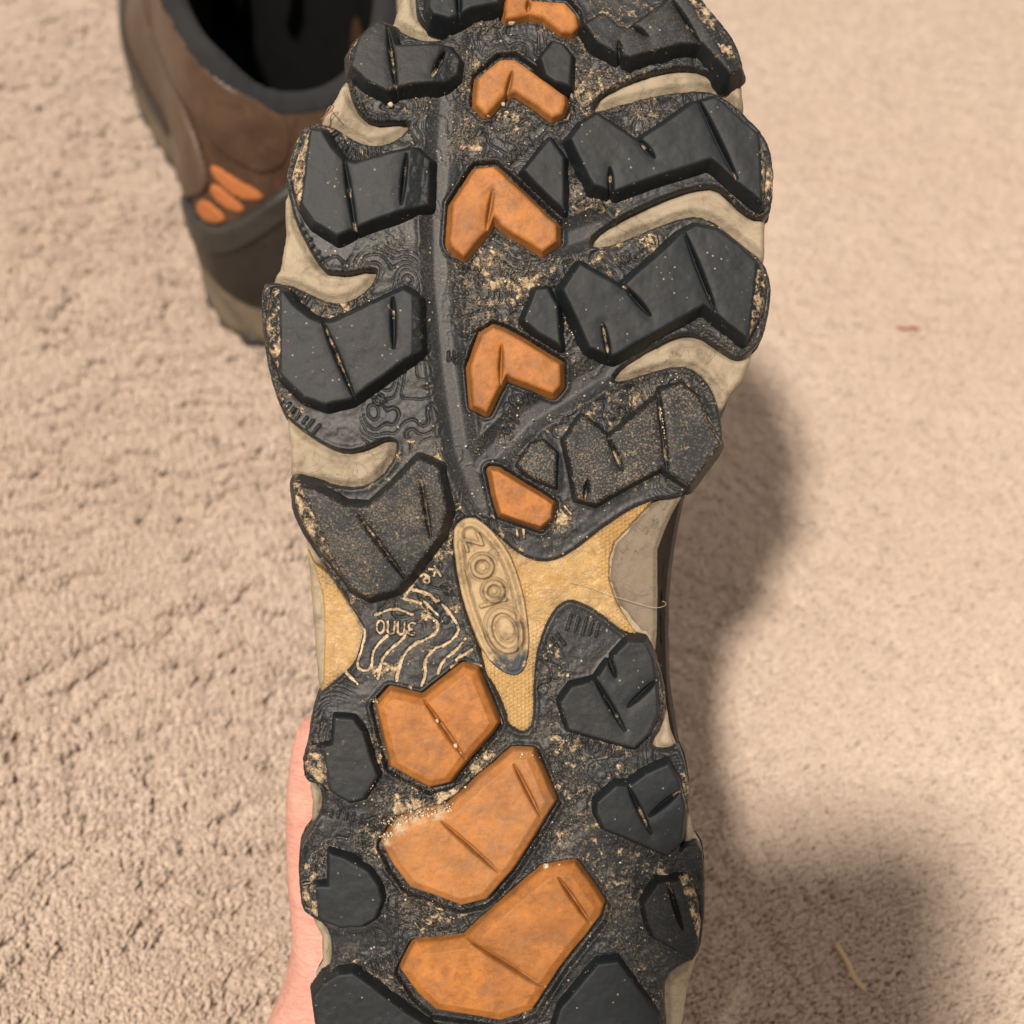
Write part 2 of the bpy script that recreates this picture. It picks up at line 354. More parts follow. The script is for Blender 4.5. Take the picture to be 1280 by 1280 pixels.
ORANGE = [l for l in LUGS if l['col'] == 'o']
WEB = chaikin(P('Z 530,-70 518,-30 A 822,0 835,80 900,128 985,150 930,182 870,187 780,152 715,105 640,80 565,150 500,220 497,345 520,450 560,530 620,580 720,575 795,565 '
  '780,620 700,672 600,682 520,645 440,592 375,578 345,572 290,600 240,700 210,860 225,915 255,1040 340,1200 395,1275 C 420,75 500,82 610,60 648,72 605,150 520,207 430,222 340,182 230,130 150,117 '
  '100,130 92,250 110,420 130,550 180,700 215,762 300,830 400,895 490,925 590,910 690,855 745,880 700,1000 600,1080 500,1092 360,1057 235,1045 E 82,190 110,300 160,440 250,570 330,690 395,800 425,850 '
  '410,930 380,1020 300,1090 225,1152 G 360,190 330,290 312,430 290,500 300,590 370,612 385,700 350,790 280,880 270,970 272,1060 I 312,460 325,590 380,632 450,670 485,760 480,900 430,985 380,1050 385,1130 410,1210 440,1300 '
  'Z 430,1340 480,1395 560,1420 680,1425 770,1400 815,1350 830,1300 J 990,1200 980,1080 985,945 1080,885 1160,850 1200,700 1208,400 1185,235 1100,240 1070,270 H 945,920 950,870 975,760 992,650 975,520 940,425 880,450 820,440 808,400 '
  '860,330 882,180 850,50 F 850,1040 820,965 750,900 680,870 560,770 450,715 400,720 350,760 300,850 260,980 250,1150 H 250,320 205,365 130,320 F 130,1250 60,1100 E 1010,1080 990,980 920,800 870,600 848,400 880,340 950,322 '
  'F 0,345 60,392 130,462 240,532 340,537 430,492 560,392 700,292 830,240 D 760,1142 850,1090 960,960 1000,870 985,740 945,620 880,540 790,510 640,550 520,590 470,580 '
  '520,520 640,440 780,368 880,370 970,430 1060,490 1120,460 1190,380 1220,240 1227,130 1190,20 B 1060,1130 930,1020 830,1010 640,1080 480,1150 390,1165 370,1130 430,1075 560,1000 760,910 920,870 990,890 1100,1000 '
  '1180,1030 1235,980 1237,750 1200,640 1100,530 1000,450 900,415 750,430 560,470 400,525 378,498 420,440 560,370 720,320 850,312 950,350 1065,382 1100,320 1060,190 990,90 890,-20 Z 850,-60 790,-100 700,-120 600,-110'))
MID = P('Z 530,-85 505,-30 A 720,85 560,215 505,345 450,440 400,520 375,575 300,640 240,800 205,940 210,1100 180,1265 C 150,112 125,300 150,560 215,765 228,900 235,1045 E 120,300 160,480 175,700 190,900 208,1100 222,1165 '
  'G 350,300 330,500 318,600 335,690 330,800 300,900 300,1050 I 340,560 365,625 430,740 435,870 398,930 398,1000 400,1200 Z 450,1350 560,1408 680,1412 790,1385 848,1300 J 1090,1190 1115,1000 1165,850 1185,500 1180,230 1140,165 '
  'H 1010,860 990,700 985,560 900,345 880,200 F 825,950 835,850 833,480 870,380 950,230 D 960,900 985,740 1040,650 1100,580 1135,470 1190,200 1195,40 B 1195,1220 1200,1035 1210,900 1160,640 1100,520 1088,400 1060,250 880,0 Z 835,-60 780,-95 700,-114 600,-104')
SHK = P('F 100,380 240,440 340,450 600,300 832,232 770,300 700,380 640,440 612,520 610,620 650,730 700,810 748,885 600,850 400,790 340,1000 330,1200 H 240,450 120,400 E 1060,1250 980,1000 1000,700 900,400')
SHL = P('E 160,480 200,540 280,600 370,740 460,850 440,950 400,1050 300,1130 226,1165 236,1050 240,900 232,700 200,590')
BADGE = chaikin(P('E 846,400 880,340 945,322 1010,360 1080,440 1135,530 1182,680 1205,820 1212,950 1190,1050 1140,1082 1070,1050 1000,980 930,830 875,640'))

DIRT = [(600,20,50,.8),(600,110,45,.9),(585,170,35,1),(640,150,40,.6),(740,60,30,.7),(735,110,45,.9),(700,30,30,.7),(790,120,60,.8),(720,240,28,1),(600,345,42,1),(655,350,45,.9),(625,330,30,.9),(715,405,25,1),
        (740,440,30,.7),(850,475,60,.55),(790,490,45,.5),(820,310,40,.6),(600,395,35,.8),(545,265,20,.3),(700,650,22,.8),(480,310,40,.35),(430,375,35,.9),(460,200,40,.4),(450,110,30,.5),(530,130,40,.4),(860,30,30,.7),(960,230,30,1),
        (590,560,22,.5),(640,540,22,.5),(560,1000,50,1),(610,960,40,1),(520,1010,40,.95),(480,930,30,.9),(470,1050,35,.9),(500,1120,40,.6),(535,1150,40,.8),(470,1240,50,.6),(520,1010,50,1),(690,1050,40,.7),(705,930,40,.8),
        (700,870,40,.3),(735,1000,40,.5),(790,1110,50,.55),(770,1160,50,.5),(800,1240,55,.6),(655,1240,30,.9),(640,1160,30,.3),(835,870,30,.8),(860,980,30,.7),(400,1080,35,.8),(380,910,30,.4),(345,470,30,.8),(345,390,30,.8),
        (365,220,25,.7),(435,65,25,.8),(910,430,30,.35),(930,400,30,.5),(870,1100,30,.4),(595,790,30,.5),(590,640,30,.2)]
def dirt_map(X, Y):
    d = np.zeros(X.shape)
    for cx, cy, r, s in DIRT:
        w_ = window(X, Y, [(cx, cy)], r*1.8)
        if w_ is None: continue
        d[w_] = np.maximum(d[w_], s*np.exp(-((X[w_]-cx)**2+(Y[w_]-cy)**2)/(r*r*.8)))
    return d
CH1 = P('Z 560,60 556,150 548,260 550,350 560,460 575,560 600,625'); CH2 = P('Z 600,580 660,520 740,470 800,445')
CH3 = P('Z 560,60 600,-40'); CH4 = P('Z 700,300 745,285')
CONT = [P('M '+s) for s in ('50,765 88,800 65,900 20,1040 90,1070 130,1030 130,960 155,900 230,830', '170,1120 190,1000 215,960 260,910 340,850 360,800',
  '295,1130 310,1040 340,960 400,890 500,850 570,800 570,740 520,700 470,695', '460,1160 490,1090 480,990 540,920 640,880 700,820 712,770 640,660 600,620',
  '570,1080 600,1000 700,920 755,850', '690,990 800,920', '150,690 280,640 400,690', '345,580 455,610', '400,520 510,545 560,600', '480,600 570,690', '-60,1060 -20,1100 30,1150', '350,560 640,140', '660,1040 740,1000 860,1030')]
TXT = [(glyphs('3nn0', *P('M 285,775')[0], 16, 176, .8), 1), (glyphs('ke', *P('M 515,430')[0], 15, 212, .9), 1), (glyphs('ell', *P('M 520,620')[0], 14, 230, .7), .6), (glyphs('a', *P('M 630,520')[0], 15, 215), .35),
       (glyphs('QUIBN', 648, 188, 11, 38, .75), .15), (glyphs('ON', 747, 258, 10, 20), .15), (glyphs('sMy', 812, 300, 11, 28, .8), .9), (glyphs('MOL', 782, 322, 11, 35), .1),
       (glyphs('IMEVM', 775, 515, 13, 32, .75), .35), (glyphs('OVI', 638, 530, 11, 50), .2), (glyphs('UBII', 655, 498, 11, 15), .1), (glyphs('NI', 707, 640, 13, 40), .9), (glyphs('II', 652, 667, 10, 5), .9),
       (glyphs('LO', 427, 183, 9, -20), .4), (glyphs('UN', 475, 500, 9, 30), 0), (glyphs('LOcN', 538, 1145, 13, 40), .7), (glyphs('V', 695, 875, 10, 30), .2)]
RIBS = [('A 500,380 530,490 600,570 700,560', 4.5, 13), ('A 430,620 480,700 540,735 660,715', 5, 13), ('C 170,660 250,730 330,790 380,830', 9, 12), ('A 270,1070 330,1170 380,1230', 10, 12),
        ('H 430,380 700,470', 9, 14), ('H 640,860 930,960', 9, 15), ('C 980,470 1020,470 1040,510', 8, 14), ('N 380,380 560,560', 8, 14), ('O 480,20 690,140', 7, 12), ('F 380,900 300,960 290,1020', 9, 14),
        ('D 60,230 170,130 230,100', 5, 12), ('C 240,150 330,220', 5, 10), ('F 420,820 560,860', 9, 20), ('G 430,740 600,770', 9, 10), ('I 660,900 860,830', 9, 14)]

def web_h(X, Y, s):
    Z = np.zeros(X.shape); D = dirt_map(X, Y); W = .12+.35*D
    ch = np.full(X.shape, 1e9)
    for line in (CH1, CH2, CH3, CH4):
        w_ = window(X, Y, line, 60); d = np.full(X[w_].shape, 1e9)
        for a, b in zip(line[:-1], line[1:]): d = np.minimum(d, segdist(X[w_], Y[w_], a, b)[0])
        ch[w_] = np.minimum(ch[w_], d)
    free = sm(14, 26, ch)
    n = fbm(X, Y, 95, 3, 3); f = np.abs(((n*17) % 1)-.5)*2
    topo = 1-sm(.0, .34, f)
    Z -= .42*topo*free*sm(.42, .5, fbm(X, Y, 120, 9, 2))
    lump = fbm(X, Y, 16, 5, 4)-.5
    Z += free*lump*(.35+1.5*D)
    cr = np.abs(fbm(X, Y, 22, 11, 4)-.5)
    Z += D*.55*(1-sm(0, .05, cr))
    mud = sm(.46, .62, fbm(X, Y, 30, 21, 4)); D = D*(.45+.55*mud)
    Z -= .9*(1-sm(6, 24, ch)); D *= sm(10, 22, ch)*.9+.1*0
    Z += .35*np.exp(-((ch-25)/4.0)**2)
    D = np.maximum(D, free*(.08+.36*sm(.42, .66, fbm(X, Y, 70, 27, 4))))
    for l in CONT: stroke(Z, X, Y, chaikin(l, 1, False), 2.3, -.35, D, 1.0)
    CM = np.zeros(X.shape)
    for l in CONT: stroke(CM, X, Y, chaikin(l, 1, False), 2.3, 1)
    D = np.where(CM > .1, np.maximum(D, CM*(1.0+.5*sm(.3, .55, fbm(X, Y, 10, 25, 3)))), D)
    for g, dd in TXT:
        for l in g: stroke(Z, X, Y, l, 2.1, .5, D, dd)
    for spec, wd, half in RIBS:
        line = P(spec); acc = 0
        for a, b in zip(line[:-1], line[1:]):
            L = math.hypot(b[0]-a[0], b[1]-a[1]); t = 0
            nx, ny = (b[1]-a[1])/L, -(b[0]-a[0])/L
            while t < L:
                x, y = a[0]+(b[0]-a[0])*t/L, a[1]+(b[1]-a[1])*t/L
                k = half*random.uniform(.35, .6)
                stroke(Z, X, Y, [(x-nx*k, y-ny*k), (x+nx*k, y+ny*k)], 1.9, .55)
                t += wd*random.uniform(.85, 1.15)
    for l in LUGS:                                   # moat round each lug, deeper round the orange inserts
        w_ = window(X, Y, l['top'], 16)
        if w_ is None: continue
        d = sdf(X[w_], Y[w_], l['top'])
        if l['col'] == 'o':
            Z[w_] -= 1.7*(1-sm(6.0, 8.0, d)); Z[w_] += .45*np.exp(-((d-10)/2.5)**2)
            D[w_] *= sm(5, 9, d)
        else:
            Z[w_] += .5*(1-sm(2, 11, d))*.6
    # rim along the outline, then the outer wall
    Z += .22*np.exp(-((s+5)/3.0)**2)*fbm(X, Y, 40, 15, 2)*1.6
    e = np.clip((s+3)*K, 0, None)
    Z = np.where(s > -3, Z-np.minimum(e*e*4.0+np.clip(s, 0, None)*K*7, 8.5), Z)
    return Z, D, W
def web_hide(X, Y):
    h = np.zeros(X.shape, bool)
    for l in LUGS:
        w_ = window(X, Y, l['top'], 4)
        if w_ is None: continue
        h[w_] |= sdf(X[w_], Y[w_], l['top']) < -7
    return h
web = grid_mesh('outsole', WEB, web_h, 0, 1.25, M_WEB, shoe, smax=5.5, hide=web_hide)

def lug_h(l):
    H, K_ = l['H'], K
    cx = sum(p[0] for p in l['top'])/len(l['top']); cy = sum(p[1] for p in l['top'])/len(l['top'])
    def f(X, Y, s):
        sm_ = s*K                                    # mm
        r = l['rnd']*.35
        Z = np.full(X.shape, H, float)
        if l['bev']:                                 # broad chamfer of the orange heel lugs
            b = l['bev']*1.5*K; Z = H-np.clip(sm_+b, 0, None)*.8
        wob = (fbm(X, Y, 24, 31, 3)-.5)
        Z += wob*.28+(fbm(X, Y, 5, 37, 3)-.5)*.035
        if l['col'] == 'o': Z += (fbm(X, Y, 9, 41, 4)-.5)*.13
        D = np.full(X.shape, min(.25, float(l['dust'])))
        if l['col'] == 'o' and l['bev'] == 7:
            for ex, ey, er in ((497, 1032, 15), (520, 1020, 14), (548, 1016, 12), (482, 1052, 8)): D = np.maximum(D, 1.3*np.exp(-((X-ex)**2+(Y-ey)**2)/(er*er*.7)))
        W = (l['dust']-.08)*1.05*(.6+.6*fbm(X, Y, 50, 61, 2))+0*X
        for (a, b), sl in l['facets']:
            nx, ny = b[1]-a[1], -(b[0]-a[0]); L = math.hypot(nx, ny); nx /= L; ny /= L
            side = (cx-a[0])*nx+(cy-a[1])*ny
            if side > 0: nx, ny = -nx, -ny
            d = ((X-a[0])*nx+(Y-a[1])*ny)*K
            Z = np.minimum(Z, Z-sl*np.clip(d, 0, 3.2))
            rough = sm(0, .8, d); outer = abs((a[0]+b[0])/2-640) > 190; D = np.maximum(D, rough*((.45+.5*fbm(X, Y, 20, 43, 3)) if outer and l['col'] == 'k' else .12))
            Z += rough*(fbm(X, Y, 9, 47, 4)-.5)*.9
        for g, wd, dp in l['grooves']:
            a, b = g; d, t = segdist(X, Y, a, b)
            tp = .35+.65*np.sin(np.clip(t, 0.02, .98)*math.pi)**.6
            m = np.exp(-(d/(wd*tp))**2)
            Z -= m*dp*tp*.75
            Z -= np.exp(-(d/(wd*3.2))**2)*.28
            hz = vnoise(X, Y, 14, int(a[0]))
            D = np.maximum(D, (1-sm(wd*.5, wd*1.2, d))*.75*sm(.35, .75, hz)*(1 if l['col'] == 'k' else .25))
        # edge: small round then steep wall with slight irregularity
        sw = sm_+(fbm(X, Y, 30, 53, 3)-.5)*.35
        e = np.clip(sw+r, 0, None)
        Z = Z-np.minimum(e*e/(2*r), 99)*(sw < 0)-(sw >= 0)*(r/2+np.clip(sw, 0, None)*l['wall'])
        D = np.where(sw > .4, np.maximum(D*.4, .1), D)
        W = W*np.where(sw > .1, .3, 1)
        return Z, D, W
    return f
n_or = 0
for l in LUGS:
    lo = grid_mesh('orange_lug' if l['col'] == 'o' else 'lug', l['top'], lug_h(l), l['H'], 1.0, M_ORANGE if l['col'] == 'o' else M_BLACK, shoe, smax=15, zmin=-2.2)

def loft(rings, closed=True, cap=False):
    R = len(rings); N = len(rings[0]); V = np.vstack(rings); Q = []
    for r in range(R-1):
        for i in range(N if closed else N-1):
            j = (i+1) % N; Q.append((r*N+i, r*N+j, (r+1)*N+j, (r+1)*N+i))
    return V, np.array(Q)
def resample(poly, n):
    p = np.array(poly+[poly[0]]); L = np.r_[0, np.cumsum(np.hypot(*np.diff(p, axis=0).T))]
    t = np.linspace(0, L[-1], n, endpoint=False)
    return np.stack([np.interp(t, L, p[:, 0]), np.interp(t, L, p[:, 1])], 1)
def rings_from(poly, levels, n=260, smooth=0):
    p = resample(poly, n); c = np.array([640., 640.]); out = []
    q = p.copy()
    for z, inset, sm_n, nz in levels:
        while smooth < sm_n:
            q = (np.roll(q, 1, 0)+2*q+np.roll(q, -1, 0))/4; smooth += 1
        tn = np.roll(q, -1, 0)-np.roll(q, 1, 0); nn = np.stack([tn[:, 1], -tn[:, 0]], 1); nn /= np.linalg.norm(nn, axis=1)[:, None]+1e-9
        a = .5*np.sum(q[:, 0]*np.roll(q[:, 1], -1)-np.roll(q[:, 0], -1)*q[:, 1]); sg = 1 if a > 0 else -1
        w_ = q-sg*nn*(inset/K+nz*(vnoise(q[:, 0]+z*20, q[:, 1], 14, 5)-.5)/K)[:, None] if nz else q-sg*nn*(inset/K)
        x, y = (w_[:, 0]-640)*K, (640-w_[:, 1])*K
        out.append(np.stack([x, y, z+curve_z(w_[:, 0], w_[:, 1])], 1)*.001)
    return out
def mid_h(X, Y, s):
    dw = sdf(X, Y, WEBC)
    Z = -2.6-.9*(1-sm(0, 9, dw))+(fbm(X, Y, 26, 71, 4)-.5)*1.1
    Z += .5*np.exp(-((dw-11)/5.)**2)
    Z -= (1-sm(.0, .02, np.abs(fbm(X, Y, 60, 77, 3)-.5)))*.3*sm(.5, .6, fbm(X, Y, 45, 79, 2))
    e = np.clip((s+9)*K, 0, None)
    Z = Z-np.minimum(e*e*.9, 5)
    D = .75*(1-sm(0, 3.2, dw))+.55*sm(.5, .7, fbm(X, Y, 40, 73, 4))
    return Z, np.clip(D, 0, 1), 0*X
WEBC = [tuple(q) for q in resample(WEB, 420)]
mr = rings_from(MID, [(-4.6, 0, 0, 0), (-7, -.1, 3, .5), (-12, .2, 8, .8), (-18, .5, 14, .8), (-24, 1.2, 25, .6), (-27, 3.0, 30, .3)], 420)
mid = grid_mesh('midsole', MID, mid_h, -3, 2.2, M_CREAM, shoe, smax=0, extra=loft(mr))
def shank_h(base, hexes=True):
    def f(X, Y, s):
        Z = np.full(X.shape, base)+(fbm(X, Y, 30, 81, 3)-.5)*.5
        if hexes:
            p = 9.6; yy = Y/(p*.866); row = np.floor(yy); fx = ((X/p+.5*(row % 2)) % 1)-.5; fy = yy-row-.5
            rr = np.hypot(fx, fy*.866); hx = np.exp(-((rr-.34)/.12)**2)*sm(.3, .5, fbm(X, Y, 60, 83, 2)); Z += .5*hx; hxd = .22*np.exp(-((rr-.5)/.1)**2)
        e = np.clip((s+2)*K, 0, None); Z = Z-np.minimum(e*3, 2)
        dw = sdf(X, Y, WEBC)
        D = .6*(1-sm(0, 4, dw))+.4*sm(.48, .7, fbm(X, Y, 35, 85, 4))+(hxd if hexes else 0)
        return Z, D, 0*X
    return f
grid_mesh('shank', SHK, shank_h(-1.5), -1.5, 1.3, M_TAN, shoe, smax=1)
grid_mesh('shank', SHL, shank_h(-1.7, True), -1.7, 1.6, M_TAN, shoe, smax=1)
def badge_h(X, Y, s):
    Z = np.full(X.shape, .25)+(fbm(X, Y, 16, 91, 4)-.5)*.35
    inner = sdf(X, Y, BIN)
    D = .08+.6*sm(.5, .72, fbm(X, Y, 14, 93, 4))
    Z -= .35*np.exp(-((s+3)/2.)**2)
    Z += .55*np.exp(-((s+9)/2.6)**2)
    Z -= .3*np.exp(-((s+13)/1.6)**2)
    D = np.maximum(D, .8*np.exp(-((s+13.5)/1.6)**2))
    L = []
    def ell(c, a, b, rot=110):
        t = np.linspace(0, 6.2832, 25); r = math.radians(rot); cx, cy = P(c)[0]
        return [(cx+a*math.cos(u)*math.cos(r)-b*math.sin(u)*math.sin(r), cy-(a*math.cos(u)*math.sin(r)+b*math.sin(u)*math.cos(r))) for u in t]
    for g in (ell('E 1098,862', 26, 19), ell('E 1045,675', 11, 11), P('E 985,745 1097,712'), ell('E 990,560', 12, 12), glyphs('z', *P('M 800,190')[0], 20, 112, .95)[0]):
        L.append(g)
    for i, g in enumerate(L):
        stroke(Z, X, Y, g, 4.6 if i == 0 else (3.4 if i == 4 else 4.0), 1.15)
        stroke(D, X, Y, g, 7.5, .25)
    # grooved edges of the letters hold soil
    for g in (ell('E 1098,862', 33, 26), ell('E 1105,860', 17, 12), ell('E 1045,675', 5, 5), ell('E 1045,675', 16.5, 16.5), ell('E 990,560', 6, 6), ell('E 990,560', 17.5, 17.5)):
        stroke(Z, X, Y, g, 2.2, -.3, D, .55)
    cx, cy = P('E 1105,860')[0]; Z += .5*(1-sm(9, 14, np.hypot((X-cx)*1.25, Y-cy)))
    for g in glyphs('II', *P('E 925,570')[0], 9, 20): stroke(Z, X, Y, g, 1.8, -.3, D, .5)
    e = np.clip((s+1.5)*K, 0, None); Z = Z-np.minimum(e*4, 3)
    px, py = P('E 1160,1000')[0]
    m = (Y-py+(X-px)*.1)/34+(fbm(X, Y, 22, 95, 4)-.5)*1.3
    Wr = sm(-.45, .1, m)*sm(.38, .5, fbm(X, Y, 9, 97, 3)+.1*(m > 0))
    Wr = np.maximum(Wr, .8*sm(.35, .6, fbm(X, Y, 12, 99, 3))*(1-sm(-4, -1, s*-1-0*X-1))*0)
    return Z, D, Wr
BIN = BADGE
def badge_mat():
    m = M_BADGE.copy(); m.name = 'badge_worn_plastic'; t = m.node_tree; b = t.nodes['Principled BSDF']
    src = b.inputs['Base Color'].links[0].from_socket
    a = t.nodes.new('ShaderNodeAttribute'); a.attribute_name = 'wear'
    mx = t.nodes.new('ShaderNodeMix'); mx.data_type = 'RGBA'; mx.inputs[7].default_value = (.055, .068, .08, 1)
    t.links.new(a.outputs['Fac'], mx.inputs[0]); t.links.new(src, mx.inputs[6]); t.links.new(mx.outputs[2], b.inputs['Base Color'])
    return m
grid_mesh('logo_badge', BADGE, badge_h, .3, .8, badge_mat(), shoe, smax=1.5)
M_TAUPE = foam('taupe_foam', (.20, .165, .125), (.155, .128, .095), (.10, .08, .058))
def panel_h(X, Y, s):
    Z = -2.15+(fbm(X, Y, 22, 151, 4)-.5)*.9; e = np.clip((s+4)*K, 0, None); Z = Z-np.minimum(e*.8, 3)
    return Z, .5*np.exp(-((s+3)/2.5)**2), 0*X
grid_mesh('midsole_panel', P('F 835,243 775,300 705,380 645,440 618,520 615,620 655,730 705,805 760,880 825,950 832,850 834,700 832,480 868,380 905,300 945,232 890,225'), panel_h, -2.2, 1.4, M_TAUPE, shoe, smax=1.5)

# upper of the lifted shoe, behind the midsole
def leather(name, c1, c2, rough=.5):
    m = NT(name, rough, .4)
    col = m.mix(m.ramp(m.noise(28, 6, .6, .5), [(.3, 0.), (.7, 1.)]), c1, c2)
    col = m.mix(m.ramp(m.noise(160, 5, .7), [(.58, 0.), (.75, .5)]), col, tuple(c*1.7 for c in c2))
    col = m.mix(m.ramp(m.noise(55, 5, .7, 1.2), [(.5, 0.), (.72, .6)]), col, tuple(c*.45 for c in c1))
    b = m.bump(m.noise(900, 3, .6), .0003, .5); b = m.bump(m.noise(90, 4, .6), .0012, .5, b)
    return m.done(col, None, b)
M_BROWN = leather('brown_nubuck', (.038, .020, .011), (.088, .050, .030), .38)
M_BROWN_L = leather('pale_brown_nubuck', (.105, .068, .044), (.072, .046, .031))
M_DARK = leather('dark_rand', (.016, .014, .012), (.028, .024, .020), .38)
M_GREY = leather('grey_trim', (.024, .023, .021), (.038, .036, .032), .4)
M_LINING = leather('charcoal_lining', (.011, .0125, .014), (.017, .019, .021), .9)
UP = P('Z 540,-70 500,0 450,90 385,190 365,330 350,450 375,590 395,720 408,860 405,1000 405,1150 430,1290 520,1380 650,1400 780,1370 845,1270 872,1120 870,1000 848,880 846,760 853,690 868,610 925,500 945,400 950,300 930,180 900,90 850,-20 760,-90 650,-100')
ur = rings_from(UP, [(-22, 0, 4, 0), (-27, -.6, 8, .5), (-34, 0, 12, .8), (-44, 2, 25, 1), (-58, 7, 40, 1), (-70, 13, 60, .5), (-80, 20, 90, 0), (-84, 27, 120, 0)], 240)
V, Q = loft(ur); mesh_obj('upper', V, Q, M_BROWN, shoe)
rr = rings_from(UP, [(-21, .2, 4, 0), (-22, -.8, 6, .3), (-28, -1.2, 8, .3), (-33, -.9, 12, .3), (-34, 0, 12, 0)], 240)
V, Q = loft(rr); mesh_obj('rand', V, Q, M_GREY, shoe)

# pebbles and grit caught in the tread
def peb_mesh(seed, r=1.0):
    rg = np.random.default_rng(seed); t = (1+5**.5)/2
    v = np.array([(-1, t, 0), (1, t, 0), (-1, -t, 0), (1, -t, 0), (0, -1, t), (0, 1, t), (0, -1, -t), (0, 1, -t), (t, 0, -1), (t, 0, 1), (-t, 0, -1), (-t, 0, 1)])/1.9
    f = [(0,11,5),(0,5,1),(0,1,7),(0,7,10),(0,10,11),(1,5,9),(5,11,4),(11,10,2),(10,7,6),(7,1,8),(3,9,4),(3,4,2),(3,2,6),(3,6,8),(3,8,9),(4,9,5),(2,4,11),(6,2,10),(8,6,7),(9,8,1)]
    return v*r*(1+rg.uniform(-.22, .22, v.shape)), np.array(f)
g = NT('pale_grit', .6); M_GRIT = g.done(g.mix(g.ramp(g.noise(900, 2), [(.35, 0.), (.6, 1.)]), (.22, .17, .11), (.60, .52, .40)))
VV = []; FF = []; n = 0
cand = []
while len(cand) < 1300:
    cx, cy, r, s_ = DIRT[rng.integers(len(DIRT))]
    if rng.random() > s_: continue
    cand.append((cx+rng.normal()*r*.65, cy+rng.normal()*r*.65))
cand = np.array(cand); cand = np.vstack([cand, np.stack([rng.uniform(360, 920, 120), rng.uniform(0, 1270, 120)], 1)])
inside = sdf(cand[:, 0], cand[:, 1], WEBC) < -5
lugd = np.full(len(cand), 1e9)
for l in LUGS: lugd = np.minimum(lugd, sdf(cand[:, 0], cand[:, 1], l['top']))
cand = cand[inside & (lugd > 3)]
for i, (x, y) in enumerate(cand):
    v, f = peb_mesh(i % 11, rng.choice([.08, .12, .18, .3], p=[.5, .33, .13, .04]))
    mx, my = loc(x, y, 0)
    VV.append((v*np.array([1, 1, .6])+[mx, my, .28+curve_z(x, y)])*.001); FF.append(f+n); n += len(v)
# grit lying in the slits of the black lugs
for spec, k in (('A 500,790 540,1040', 4), ('A 715,280 735,410', 14), ('C 400,330 530,650', 30), ('B 890,500 1050,800', 30), ('D 695,650 730,900', 20), ('B 780,20 870,170', 22), ('D 830,-60 850,0', 3), ('G 640,580 600,650', 10), ('G 660,880 900,740', 26), ('Q 450,930 660,870', 8)):
    (x0, y0), (x1, y1) = P(spec)
    for _ in range(k):
        t = rng.random(); v, f = peb_mesh(rng.integers(11), rng.choice([.12, .2, .3]))
        x, y = x0+(x1-x0)*t+rng.normal()*1.2, y0+(y1-y0)*t+rng.normal()*1.2
        mx, my = loc(x, y, 2.6)
        VV.append((v+[mx, my, 2.2+curve_z(x, y)])*.001); FF.append(f+n); n += len(v)
for (x0, y0, n_, sp_, h_) in ((500, 1028, 60, 11, 3.3), (530, 1018, 60, 10, 3.5), (560, 1012, 40, 9, 3.2), (484, 1045, 40, 6, 3.3), (470, 875, 12, 5, 2), (655, 945, 10, 5, 3.3)):
    for _ in range(n_):
        v, f = peb_mesh(rng.integers(11), rng.choice([.08, .12, .18, .28])); x, y = x0+rng.normal()*sp_, y0+rng.normal()*sp_*.4-0.3*(x0-500)*0; mx, my = loc(x, y, h_)
        VV.append((v*np.array([1, 1, .7])+[mx, my, h_+curve_z(x, y)+rng.uniform(-.6, .3)])*.001); FF.append(f+n); n += len(v)
gr = mesh_obj('grit', np.vstack(VV), np.vstack(FF), M_GRIT, None, smooth=False)
gr.matrix_world = SHOE; gr['kind'] = 'stuff'; gr['label'] = 'pale sand and grit caught in the grooves of the shoe tread'; gr['category'] = 'grit'
for (x, y, r, h, lab) in ((639, 26, .95, .9, 'white stone chip below the topmost orange lug'), (629, 130, .6, .9, 'small grey stone chip under the second orange lug from the top'),
        (683, 1084, .85, 1.6, 'larger of two white grains above the lowest orange lug'), (699, 1082, .6, 1.6, 'smaller of two white grains above the lowest orange lug'),
        (546, 902, .6, 2.6, 'uppermost white grain in the slit of the orange heel lug'), (569, 933, .75, 2.6, 'middle white grain in the slit of the orange heel lug'), (575, 943, .6, 2.4, 'lowest white grain in the slit of the orange heel lug'),
        (429, 471, .5, 3., 'white grain in the slit of the second large lug on the left'), (435, 482, .55, 3., 'white grain near the foot of the slit in the third left lug'), (710, 845, .55, .9, 'white grain beside the top right heel lug'), (488, 130, .7, .9, 'grey grain at the foot of the top left lug')):
    v, f = peb_mesh(int(x), r); mx, my = loc(x, y, h)
    p = mesh_obj('pebble', v*.001, f, M_GRIT, None, smooth=False)
    p.matrix_world = SHOE @ Matrix.Translation((mx*.001, my*.001, (h+float(curve_z(x, y)))*.001))
    p['label'] = lab; p['category'] = 'pebble'; p['group'] = 'loose grains on the tread'

# ------------------------------------------------------------------ carpet
def grid_floor():
    me = bpy.data.meshes.new('floor')
    me.from_pydata([(-3, -3, 0), (3, -3, 0), (3, 4, 0), (-3, 4, 0)], [], [(0, 1, 2, 3)])
    return me
m = NT('carpet_backing', .95, .1); col = m.mix(m.noise(120, 5), (.40, .30, .21), (.52, .41, .30))
fl = bpy.data.objects.new('floor', grid_floor()); C.objects.link(fl); fl.data.materials.append(m.done(col, None, m.bump(m.noise(250, 5, .7), .003, .8))); fl['kind'] = 'structure'
m = NT('carpet_yarn', .9, .15)
oi = m.n('ShaderNodeObjectInfo'); geo = m.n('ShaderNodeNewGeometry')
ln = m.noise(7, 4, .6, vec=geo.outputs['Position'])
col = m.mix(oi.outputs['Random'], (.575, .48, .405), (.66, .56, .475)); col = m.mix(m.ramp(ln, [(.35, 0.), (.7, .6)]), col, (.55, .44, .355))
m.b.inputs['Sheen Weight'].default_value = .15; m.b.inputs['Sheen Roughness'].default_value = .6
